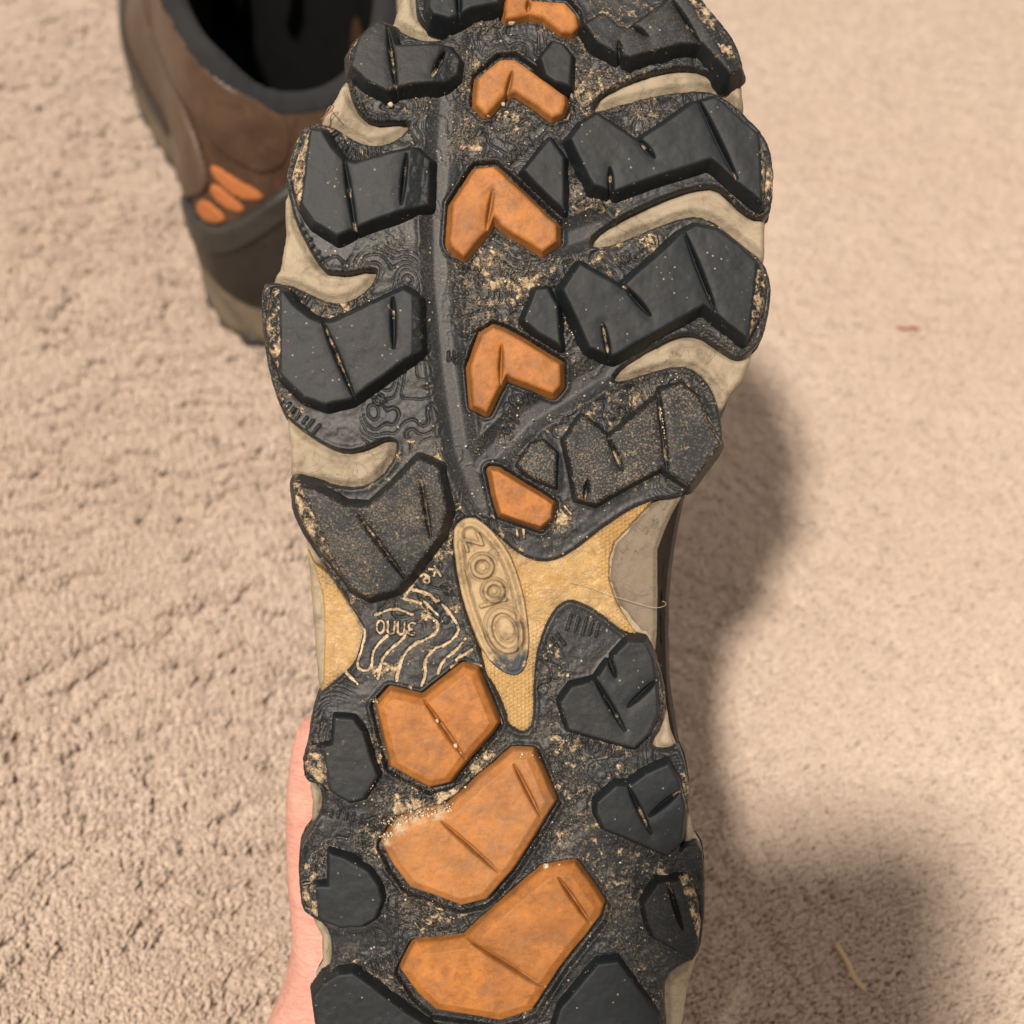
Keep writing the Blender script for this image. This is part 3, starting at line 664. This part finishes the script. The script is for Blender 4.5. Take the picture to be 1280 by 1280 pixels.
M_YARN = m.done(col)
PILE = .0075
tv = []; tf = []; tg = []; n = 0
rg = np.random.default_rng(3)
NV = 5
for var in range(NV):
    for b in range(18):
        a = rg.uniform(0, 6.283); r0 = math.sqrt(rg.random())*.0009; r1 = r0+math.sqrt(rg.random())*.0016; a1 = a+rg.uniform(.6, 1.5)
        H = PILE*rg.uniform(.86, 1.06); wd = rg.uniform(.00034, .00052)
        pts = [(r0*math.cos(a), r0*math.sin(a), 0), ((r0*.8+r1*.2)*math.cos(a+.4), (r0*.8+r1*.2)*math.sin(a+.4), H*.4), ((r1*.85)*math.cos(a1), r1*.85*math.sin(a1), H*.8), (r1*1.05*math.cos(a1+.1), r1*1.05*math.sin(a1+.1), H)]
        for k, (x, y, z) in enumerate(pts):
            ww = wd*(1, 1, .9, .45)[k]
            for q in range(3):
                aa = q*2.094+a; tv.append((x+ww*math.cos(aa), y+ww*math.sin(aa), z)); tg.append(var)
        for k in range(3):
            for q in range(3):
                i, j = n+k*3+q, n+k*3+(q+1) % 3; tf.append((i, j, j+3, i+3))
        tf.append((n+9, n+10, n+11)); n += 12
sp = .0024
gx = np.arange(-.50, .50, sp); gy = np.arange(-.02, 1.05, sp*.9)
GX, GY = np.meshgrid(gx, gy); GX = GX+(np.arange(GX.shape[0]) % 2)[:, None]*sp/2
GX = (GX+rng.uniform(-.0009, .0009, GX.shape)).ravel(); GY = (GY+rng.uniform(-.0009, .0009, GY.shape)).ravel()
gx_, gy_ = GX*1000, GY*1000
th = .75-.9*sm(-40, 160, gx_)+.9*(fbm(gx_, gy_, 90, 101, 2)-.5)        # way the pile is brushed
uu = gx_*np.cos(th)+gy_*np.sin(th); vv = -gx_*np.sin(th)+gy_*np.cos(th)
warp = fbm(gx_, gy_, 20, 103, 2)*8
dents = fbm(uu*.45+warp, vv+warp, 6.2, 111, 2)
patch_ = fbm(gx_, gy_, 38, 113, 3)
left_ = sm(60, -50, gx_)*1.0 if False else 1-sm(-50, 60, gx_)
fine_ = fbm(uu*.42+warp*.5, vv+warp*.5, 3.1, 171, 2)
dent = np.maximum((1-sm(.32, .45, dents))*sm(.22, .5, patch_)*.35, (1-sm(.37, .52, fine_))*sm(.2, .42, patch_)*(.3+.75*left_))
hh = 1.0+.16*(fbm(gx_, gy_, 8, 119, 3)-.5)-.66*dent*(1-.4*sm(40, 130, gx_))
dl = .4*(fbm(gx_, gy_, 9, 121, 2)-.5); dx = .12+dl+.30*np.cos(th); dy = .10+.5*(fbm(gx_, gy_, 9, 131, 2)-.5)+.30*np.sin(th)
nt_ = len(tv); NP = len(GX)
me = bpy.data.meshes.new('carpet_pile')
me.from_pydata(tv+[(float(x), float(y), 0.0005) for x, y in zip(GX, GY)], [], tf)
me.polygons.foreach_set('use_smooth', np.ones(len(me.polygons), bool))
def pattr(name, typ, vals, key):
    a = me.attributes.new(name, typ, 'POINT'); a.data.foreach_set(key, vals)
pattr('is_tuft', 'FLOAT', np.r_[np.ones(nt_), np.zeros(NP)].astype(np.float32), 'value')
pattr('var', 'INT', np.r_[np.array(tg), rng.integers(0, NV, NP)].astype(np.int32), 'value')
rot = np.zeros((nt_+NP, 3), np.float32); rot[nt_:, 0] = -np.arctan(dy); rot[nt_:, 1] = np.arctan(dx); rot[nt_:, 2] = 0
pattr('rot', 'FLOAT_VECTOR', rot.ravel(), 'vector')
sc_ = np.ones((nt_+NP, 3), np.float32); sc_[nt_:, 2] = hh; sc_[nt_:, :2] = rng.uniform(.95, 1.3, NP)[:, None]
pattr('scl', 'FLOAT_VECTOR', sc_.ravel(), 'vector')
me.materials.append(M_YARN)
pile = bpy.data.objects.new('carpet_pile', me); C.objects.link(pile)
pile['kind'] = 'stuff'; pile['label'] = 'beige cut pile carpet covering the floor'; pile['category'] = 'carpet'
ng = bpy.data.node_groups.new('pile', 'GeometryNodeTree')
ng.interface.new_socket('Geometry', in_out='INPUT', socket_type='NodeSocketGeometry'); ng.interface.new_socket('Geometry', in_out='OUTPUT', socket_type='NodeSocketGeometry')
gi = ng.nodes.new('NodeGroupInput'); go = ng.nodes.new('NodeGroupOutput')
def na(name, typ):
    x = ng.nodes.new('GeometryNodeInputNamedAttribute'); x.data_type = typ; x.inputs[0].default_value = name
    return [o for o in x.outputs if o.enabled and o.name == 'Attribute'][0]
cmp_ = ng.nodes.new('FunctionNodeCompare'); cmp_.data_type = 'FLOAT'; cmp_.operation = 'GREATER_THAN'; cmp_.inputs[1].default_value = .5
ng.links.new(na('is_tuft', 'FLOAT'), cmp_.inputs[0])
sep = ng.nodes.new('GeometryNodeSeparateGeometry'); sep.domain = 'POINT'
ng.links.new(gi.outputs[0], sep.inputs[0]); ng.links.new(cmp_.outputs[0], sep.inputs[1])
spl = ng.nodes.new('GeometryNodeSplitToInstances'); spl.domain = 'POINT'
ng.links.new(sep.outputs[0], spl.inputs['Geometry']); ng.links.new(na('var', 'INT'), spl.inputs['Group ID'])
iop = ng.nodes.new('GeometryNodeInstanceOnPoints'); iop.inputs['Pick Instance'].default_value = True
e2r = ng.nodes.new('FunctionNodeEulerToRotation'); ng.links.new(na('rot', 'FLOAT_VECTOR'), e2r.inputs[0])
ng.links.new(sep.outputs[1], iop.inputs['Points']); ng.links.new(spl.outputs['Instances'], iop.inputs['Instance'])
ng.links.new(na('var', 'INT'), iop.inputs['Instance Index']); ng.links.new(e2r.outputs[0], iop.inputs['Rotation']); ng.links.new(na('scl', 'FLOAT_VECTOR'), iop.inputs['Scale'])
ng.links.new(iop.outputs[0], go.inputs[0])
md = pile.modifiers.new('pile', 'NODES'); md.node_group = ng

# ------------------------------------------------------------------ second shoe, standing on the carpet (mm, heel centre at the origin, toe along +y)
B_OUT = [(0, 0), (-14, 1.5), (-27, 8), (-36, 22), (-39.5, 42), (-38, 70), (-37, 100), (-39, 130), (-44, 160), (-48, 190), (-47, 222), (-43, 252), (-27, 278), (0, 290),
         (24, 282), (38, 262), (45, 235), (48, 205), (46, 170), (40, 135), (37, 100), (37, 70), (37.5, 42), (35, 22), (26, 8), (13, 1.5)]
B_TOP = [(0, 14), (-10, 16), (-19, 22), (-25, 32), (-29, 48), (-31, 70), (-31, 95), (-29, 120), (-22, 142), (-14, 160), (-11, 185), (-10, 205), (-8, 222), (0, 232),
         (8, 222), (10, 205), (11, 185), (14, 160), (22, 142), (29, 120), (31, 95), (31, 70), (29, 48), (25, 32), (19, 22), (10, 16)]
B_HT = [107, 111, 118, 121, 122, 124, 124, 122, 118, 106, 88, 76, 66, 60, 66, 76, 88, 106, 118, 122, 124, 124, 122, 116, 109, 105]
def cyc(vals, n):
    """periodic Catmull-Rom through the listed values, n samples per interval"""
    v = np.array(vals, float); m = len(v); out = []
    for i in range(m):
        p0, p1, p2, p3 = v[i-1], v[i], v[(i+1) % m], v[(i+2) % m]
        for t in np.linspace(0, 1, n, endpoint=False):
            out.append(.5*((2*p1)+(-p0+p2)*t+(2*p0-5*p1+4*p2-p3)*t*t+(-p0+3*p1-3*p2+p3)*t**3))
    return np.array(out)
B_OUT = [(x*1.45 if x > 0 and y < 130 else x, y) for x, y in B_OUT]; B_TOP = [(x*1.8 if x > 0 and y < 130 else x, y) for x, y in B_TOP]
_O = cyc(B_OUT, 12); _T = cyc(B_TOP, 12); _Hh = cyc(B_HT, 12)
_arc = np.r_[0, np.cumsum(np.hypot(*np.diff(np.vstack([_O, _O[:1]]), axis=0).T))]; B_L = _arc[-1]
def bs(a, z, off=0.0):
    """point of the upper's surface: a = mm round the foot from the heel centre (negative towards the left side), z = mm up"""
    a = np.asarray(a, float); z = np.asarray(z, float); t = np.mod(-a, B_L)
    def ip(c): return np.interp(t, _arc, np.r_[c, c[:1]])
    ox, oy, tx, ty, H = ip(_O[:, 0]), ip(_O[:, 1]), ip(_T[:, 0]), ip(_T[:, 1]), ip(_Hh)
    v = np.clip((z-22)/(H-22), -.4, 1.1); vp = np.clip(v, 0, 2); f = np.where(v > 0, .22*v+.78*vp**1.9, v*.1)
    f = f-.13*np.sin(np.clip(v, 0, 1)*math.pi)*1.0
    x = ox+(tx-ox)*f; y = oy+(ty-oy)*f
    nx, ny = ox-tx, oy-ty; n = np.hypot(nx, ny)+1e-6
    return np.stack([x+nx/n*off, y+ny/n*off, z+0*x+off*.35*np.clip(v, 0, 1)], -1)
def bH(a): return np.interp(np.mod(-np.asarray(a, float), B_L), _arc, np.r_[_Hh, _Hh[:1]])
BG_LOC = (-.086, .447, .003); BG_ROT = math.radians(18); BSC = 1.08

BM = Matrix.Translation(BG_LOC) @ Matrix.Rotation(BG_ROT, 4, 'Z')
bshoe = thing('hiking_shoe', 'brown hiking shoe standing upright on the carpet, its dark collar open', 'shoe', BM, 'pair of brown hiking shoes')
def bring(zs, offs, ts=None, n=312):
    a = -_arc[:-1]; out = []
    for z, o in zip(zs, offs): out.append(bs(a, np.full(len(a), float(z)), o)*BSC*.001)
    return out
# upper: rings by fraction of the local height
a_all = -_arc[:-1]; Hn = bH(a_all); rings = []
for v in np.linspace(0, 1, 16): rings.append(bs(a_all, 20+(Hn-20)*v, .5)*BSC*.001)
V, Q = loft(rings); mesh_obj('upper', V, Q, M_BROWN, bshoe)
# padded collar along the opening and the lining that falls from it
top = bs(a_all, Hn, 0); cen = top.copy(); nxt = np.roll(top, -1, 0)-np.roll(top, 1, 0)
tn = nxt/np.linalg.norm(nxt, axis=1)[:, None]; inn = np.stack([-tn[:, 1], tn[:, 0], 0*tn[:, 0]], 1)
cx_ = np.array([0, 90, 0]); flip = np.sign(np.sum(inn*(cx_-top)*[1, 1, 0], axis=1)); flip[flip == 0] = 1
flip = np.full(len(flip), 1 if np.mean(flip[:60]) > 0 else -1); inn *= flip[:, None]; inn /= np.linalg.norm(inn, axis=1)[:, None]+1e-6
wdt = np.interp(top[:, 1], [0, 120, 160, 240], [8.2, 8, 5, 2.5])
rings = []
for t in np.linspace(-.75, 1.05, 14):
    an = math.pi*t; wb = 1+(.30*(vnoise(top[:, 0]+50, top[:, 1]+50, 9, 3)-.5)*2+.05*np.sin(np.arange(len(top))*.9))*math.sin(max(an, 0))
    rings.append((cen+inn*(wdt*.5*(1-math.cos(an)) if t >= 0 else wdt*0-1.2)[:, None]+np.array([0, 0, 1])*((wdt*.55*wb)*math.sin(an) if t >= 0 else 8.0*t+0*wdt)[:, None])*BSC*.001)
V, Q = loft(rings); mesh_obj('collar', V, Q, M_LINING, bshoe)
rings = []
e = cen+inn*(wdt*.98)[:, None]
for k, zz in enumerate(np.linspace(0, 1, 8)):
    q = e.copy(); q[:, 2] = e[:, 2]*(1-zz)+24*zz; q[:, 0] *= 1+.12*zz; rings.append(q*BSC*.001)
m = NT('black_lining', .95, .1); M_INSIDE = m.done(m.mix(m.noise(120, 4), (.006, .006, .006), (.012, .012, .013)))
V, Q = loft(rings); nn_ = len(_O); V = np.vstack([V, [[0, .11, .026]]])
Q = np.vstack([Q, [[6*nn_+i+nn_, 6*nn_+(i+1) % nn_+nn_, len(V)-1, len(V)-1] for i in range(nn_)]]) if False else Q
mesh_obj('lining', V[:-1], Q, M_INSIDE, bshoe)
pts = rings[-1]; mesh_obj('insole', np.vstack([pts, pts.mean(0)[None]]), [(i, (i+1) % nn_, nn_) for i in range(nn_)], M_INSIDE, bshoe)
# midsole and outsole
def wav(a, k, ph): return np.sin(np.asarray(a)*k+ph)
rings = []
for z, o, w_ in ((5, -.5, .4), (8, 1.2, 1), (13, 2.0, 1), (17, .8, 1), (20, .8, .8), (25, 2.0, .6), (30, 1.2, .4), (33, .4, .2), (34.5, -2, 0)):
    rg_ = bs(a_all, np.full(len(a_all), float(z))+w_*3*wav(a_all, .075, .6), 0); r0 = bs(a_all, np.full(len(a_all), 22.), o+w_*1.2*wav(a_all, .15, z*.3)); r0[:, 2] = rg_[:, 2]
    rings.append(r0*BSC*.001)
V, Q = loft(rings); M_MID2 = foam('grey_tan_foam', (.19, .155, .11), (.14, .115, .08), (.10, .08, .055)); mesh_obj('midsole', V, Q, M_MID2, bshoe, {'dirt': np.full(len(V), .25)})
rings = []
for z, o in ((0, -2.5), (0, .5), (3, 2.2), (7, 2.6), (10, 2.2), (11, 0)):
    r0 = bs(a_all, np.full(len(a_all), 22.), 0); rr0 = bs(a_all, np.full(len(a_all), 22.), 1.) - r0
    blk = (np.sin(a_all*.36) > -.35).astype(float); blk = np.convolve(np.r_[blk[-2:], blk, blk[:2]], np.ones(5)/5, 'valid')
    r1 = bs(a_all, np.full(len(a_all), 22.), o-3.0*(1-blk)); r1[:, 2] = z-2+(1-blk)*(4.5 if z < 5 else 0); rings.append(r1*BSC*.001)
V, Q = loft(rings); mesh_obj('outsole', V, Q, M_GREY, bshoe)
# panels laid on the upper, traced round the heel and side
_pa, _pz = np.meshgrid(np.linspace(-175, 70, 246), np.linspace(4, 125, 122))
def bproj(p):
    M3 = CAMM.inverted() @ BM; m4 = np.array(M3); q = p*BSC*.001@m4[:3, :3].T+m4[:3, 3]
    t = K/D0; return 640+q[..., 0]/-q[..., 2]/t, 640-q[..., 1]/-q[..., 2]/t
_px, _py = bproj(bs(_pa, _pz, 1.0)); _ok = _pz <= bH(_pa)+1; _px = np.where(_ok, _px, 1e6)
def inv(x, y):
    d = (_px-x)**2+(_py-y)**2+np.where(_pa > 40, 400, 0); i = np.unravel_index(np.argmin(d), d.shape); return float(_pa[i]), float(_pz[i])
def panel(name, poly, off, mat, pts=None, label=None, step=1.2, rnd=1.6):
    pl = chaikin([inv(x, y) for x, y in poly] if pts is None else pts, 1 if rnd < 1 else 2)
    xs = [p[0] for p in pl]; ys = [p[1] for p in pl]
    X, Y = np.meshgrid(np.arange(min(xs)-2*step, max(xs)+2*step, step), np.arange(min(ys)-2*step, max(ys)+2*step, step))
    s = sdf(X, Y, pl); gy_, gx_ = np.gradient(s, step); n = np.hypot(gx_, gy_)+1e-6; ov = np.clip(s, 0, step*1.5)
    Xs, Ys = X-gx_/n*ov, Y-gy_/n*ov
    o = off*np.sqrt(np.clip(1-(1-np.clip(-s/rnd, 0, 1))**2, 0, 1))+.2+.25*(fbm(X, Y, 9, 141, 3)-.5)
    o = np.where(s > 0, -.8, o); W = bs(Xs, Ys, 0); W2 = bs(Xs, Ys, 1.); W = W+(W2-W)*(o[..., None]+.5)
    q = (s[:-1, :-1] < step) & (s[1:, 1:] < step) & (s[1:, :-1] < step) & (s[:-1, 1:] < step); r, c = np.where(q); w_ = X.shape[1]
    F = np.stack([r*w_+c, r*w_+c+1, (r+1)*w_+c+1, (r+1)*w_+c], 1); u, iv = np.unique(F, return_inverse=True)
    return mesh_obj(name, W.reshape(-1, 3)[u]*BSC*.001, iv.reshape(F.shape), mat, bshoe)
panel('heel_cup', [], 2.2, M_DARK, pts=[(60, 26), (60, 76), (20, 76), (0, 74), (-18, 66), (-32, 56), (-48, 48), (-60, 42), (-62, 34), (-45, 30), (-20, 26), (0, 24)])
panel('heel_band', [], 3.4, M_GREY, pts=[(60, 84), (18, 84), (2, 83), (-12, 77), (-26, 67), (-40, 59), (-56, 56), (-72, 58), (-76, 46), (-62, 40), (-44, 44), (-28, 53), (-12, 64), (2, 73), (18, 75), (60, 75)])
m = NT('orange_webbing', .8, .2); M_WEBB = m.done(m.mix(m.noise(500, 4), (.46, .165, .055), (.30, .11, .04)), None, m.bump(m.noise(700, 2), .0004, .8))
for poly in ([(262, 206), (274, 208), (332, 242), (324, 256), (290, 246), (264, 222)], [(262, 230), (274, 232), (308, 258), (302, 270), (280, 262), (262, 242)], [(243, 256), (256, 246), (286, 272), (274, 282), (250, 274)]):
    panel('webbing_loop', poly, .7, M_WEBB, rnd=.6)
panel('side_overlay', [(160, -20), (192, 60), (222, 112), (243, 160), (258, 212), (260, 236), (247, 247), (233, 238), (234, 208), (222, 165), (203, 115), (182, 70), (150, -10)], 2.0, M_BROWN_L)
panel('ankle_panel', [(205, -10), (233, 60), (262, 84), (300, 100), (335, 130), (362, 150), (366, 200), (330, 222), (292, 206), (262, 180), (240, 140), (212, 90), (185, 40)], .6, M_BROWN)
panel('toe_rand', [], 2.0, M_DARK, pts=[(-150, 26), (-190, 26), (-240, 26), (-290, 26), (-330, 26), (-380, 26), (-380, 40), (-330, 52), (-290, 58), (-240, 52), (-190, 40), (-150, 34)])
# tongue standing in the opening, with its pull
xs = np.linspace(-1, 1, 15); tg_ = []
for t in np.linspace(0, 1, 12): tg_.append(np.stack([xs*(17+5*t), 158-34*t+6*xs**2*-2, 84+62*t-3*xs**2], 1)*.001*BSC)
tg_ = tg_+[r+np.array([0, .006, 0]) for r in tg_[::-1]]
V, Q = loft(tg_, closed=False); mesh_obj('tongue', V, Q, M_LINING, bshoe)
def tube(name, pts, r, mat, parent, seg=8):
    pts = [Vector(p) for p in pts]; rings = []
    up = Vector((.3, .2, .93))
    for i, p in enumerate(pts):
        d = (pts[min(i+1, len(pts)-1)]-pts[max(i-1, 0)]).normalized(); a = d.cross(up).normalized(); b = d.cross(a)
        rr = r[i] if isinstance(r, (list, tuple)) else r
        rings.append(np.array([p+(a*math.cos(k*6.2832/seg)+b*math.sin(k*6.2832/seg))*rr for k in range(seg)]))
    V, Q = loft(rings); return mesh_obj(name, V, Q, mat, parent)
tube('tongue_pull', [np.array(p)*.001*BSC for p in ((12, 116, 100), (13, 112, 112), (15, 112, 124), (18, 114, 136), (20, 120, 145))], .0035, M_BROWN_L, bshoe)
for k in range(4):
    y = 168+k*16; z = 92-k*8
    tube('lace', [np.array(p)*.001*BSC for p in ((-17, y, z-4), (-8, y+2, z+2), (0, y+4, z+4), (8, y+2, z+2), (17, y, z-4))], .0022, M_WEBB, bshoe)

# ------------------------------------------------------------------ the hand that holds the shoe
def hp(px, py, h): x, y = loc(px, py, h); return np.array([x, y, h])*.001
def skin_body(name, nodes, edges, mat, parent=None, root=0, sub=2):
    me = bpy.data.meshes.new(name+'_cage'); me.from_pydata([tuple(n[0]) for n in nodes], edges, [])
    o = bpy.data.objects.new(name+'_cage', me); C.objects.link(o)
    md = o.modifiers.new('s', 'SKIN'); md.use_smooth_shade = True
    for i, n in enumerate(nodes):
        r = n[1]; me.skin_vertices[0].data[i].radius = (r, r) if not isinstance(r, tuple) else r
        me.skin_vertices[0].data[i].use_root = (i == root)
    o.modifiers.new('u', 'SUBSURF').levels = sub
    dg = bpy.context.evaluated_depsgraph_get(); ev = bpy.data.meshes.new_from_object(o.evaluated_get(dg))
    bpy.data.objects.remove(o); ev.name = name; ev.materials.clear(); ev.materials.append(mat)
    for p in ev.polygons: p.use_smooth = True
    r = bpy.data.objects.new(name, ev); C.objects.link(r); r.parent = parent; return r
m = NT('skin', .5, .35)
col = m.mix(m.ramp(m.noise(40, 5, .6), [(.3, 0.), (.7, 1.)]), (.60, .335, .275), (.55, .285, .23)); col = m.mix(m.ramp(m.noise(500, 4), [(.5, 0.), (.75, .3)]), col, (.66, .36, .28))
m.b.inputs['Subsurface Weight'].default_value = .25; m.b.inputs['Subsurface Radius'].default_value = (.008, .003, .0015); m.b.inputs['Subsurface Scale'].default_value = 1
col = m.mix(m.ramp(m.noise(110, 5, .65, .5), [(.45, 0.), (.7, .55)]), col, (.52, .225, .19)); col = m.mix(m.ramp(m.noise(60, 3), [(.55, 0.), (.7, .4)]), col, (.70, .44, .34))
mp = m.n('ShaderNodeMapping'); mp.inputs['Scale'].default_value = (90, 420, 90); mp.inputs['Rotation'].default_value = (0, 0, .3); m.l(m.co(), mp.inputs['Vector'])
cr_ = m.ramp(m.noise(1, 4, .6, 1.0, mp.outputs[0]), [(.46, 0.), (.5, 1.), (.54, 0.)])
M_SKIN = m.done(col, None, m.bump(cr_, -.00025, .6, m.bump(m.noise(450, 4, .65), .0004, .6)))
hn = [(hp(470, 1240, -72), .020)]; he = []
def chain(start, pts):
    a = start
    for p, r in pts:
        hn.append((p, r)); he.append((a, len(hn)-1)); a = len(hn)-1
    return a
chain(0, [(hp(425, 1330, -52), .0235), (hp(385, 1430, -38), .027), (hp(380, 1650, -10), .031), (hp(330, 1950, 25), .038)])
th_ = chain(0, [(hp(418, 1165, -58), .0125), (hp(404, 1075, -52), .0108), (hp(402, 1000, -48), .0102), (hp(407, 935, -44), .0098), (hp(414, 890, -42), .0078)])
pb = chain(0, [(hp(560, 1180, -97), .013)])
for i, (y0, l) in enumerate(((1010, 1.0), (1085, 1.06), (1160, 1.0), (1235, .86))):
    chain(pb, [(hp(600, y0+20, -98), .0088), (hp(600+110*l, y0-10, -98), .0086), (hp(600+190*l, y0-20, -88), .0080), (hp(600+215*l, y0-25, -68), .0072), (hp(600+212*l, y0-28, -56), .0062)])
person = skin_body('person', hn, he, M_SKIN, None); person.matrix_world = SHOE
person['label'] = 'bare pink hand and forearm holding the lifted shoe by its heel'; person['category'] = 'hand'
# hairs on the wrist
m = NT('body_hair', .5); M_HAIR = m.done((.16, .075, .035))
# the phone that takes the picture: its shadow lies on the carpet at the lower right
ph = thing('smartphone', 'dark smartphone whose soft shadow lies on the carpet at the lower right', 'phone', CAMM.copy())
def rbox(name, x0, x1, y0, y1, z0, z1, r, mat, parent):
    c = []
    for cx, cy, a0 in ((x1-r, y1-r, 0), (x0+r, y1-r, 90), (x0+r, y0+r, 180), (x1-r, y0+r, 270)):
        for k in range(7): a = math.radians(a0+k*15); c.append((cx+r*math.cos(a), cy+r*math.sin(a)))
    c = np.array(c); m_ = c.mean(0); R_ = []
    for z, i_ in ((z0, .8), (z0+.8, 0), (z1-.8, 0), (z1, .8)):
        q = c+(m_-c)/np.linalg.norm(m_-c, axis=1)[:, None]*i_; R_.append(np.c_[q, np.full(len(q), z)]*.001)
    V, Q = loft(R_); n_ = len(c); F = [tuple(f) for f in Q]+[tuple(range(n_))[::-1], tuple(range(3*n_, 4*n_))]
    return mesh_obj(name, V, F, mat, parent, smooth=False)
rbox('body', -46, 28, -133, 14, 4, 12, 10, M_DARK, ph)
m = NT('screen_glass', .1); M_SCR = m.done((.01, .01, .012)); rbox('screen', -44, 26, -131, 12, 12.1, 12.9, 8.5, M_SCR, ph)
# ------------------------------------------------------------------ loose fibres
m = NT('fibre', .6); M_FIB = m.done((.42, .31, .19))
def fibre(spec, h, r, lab, mat=M_FIB):
    pts = chaikin(P(spec), 2, False); q = []
    for i, (x, y) in enumerate(pts):
        mx, my = loc(x, y, h); q.append((mx*.001, my*.001, (h+float(curve_z(x, y)))*.001))
    o = tube('fibre', q, r*.001, mat, None, 5); o.matrix_world = SHOE; o['label'] = lab; o['category'] = 'fibre'; o['group'] = 'stray fibres on the lifted shoe'
fibre('F 420,630 500,650 600,690 700,720 800,750 840,755 875,745 880,730 860,722', .4, .055, 'curly tan fibre lying across the tan waist panel of the lifted shoe')
fibre('A 385,580 400,540 430,520 445,490 415,500 400,545 380,560', .5, .12, 'tangled brown fibre on the cream midsole above the left lugs', M_HAIR)
fibre('A 415,500 440,530 470,560', .5, .10, 'short brown hair stuck to the cream midsole near the top left lug', M_HAIR)
def floor_pt(px, py, z=.008):
    d = RX.to_3x3() @ Vector(((px-640)*K/D0, (640-py)*K/D0, -1)); t = (CAM_H-z)/-d.z; return Vector((0, 0, CAM_H))+d*t
def lint(pts, r, lab, mat=M_FIB):
    q = chaikin([tuple(floor_pt(*p)) for p in pts], 2, False); o = tube('lint', q, r, mat, None, 6); o['label'] = lab; o['category'] = 'lint'
lint([(1045, 1180), (1058, 1200), (1068, 1225), (1082, 1238)], .0009, 'pale twist of lint lying in the shadow on the carpet at lower right')
m = NT('red_fluff', .9); M_RED = m.done((.30, .07, .04))
lint([(1120, 408), (1130, 411), (1142, 409), (1150, 412)], .0004, 'tiny red thread on the bright carpet right of the lifted shoe', M_RED)
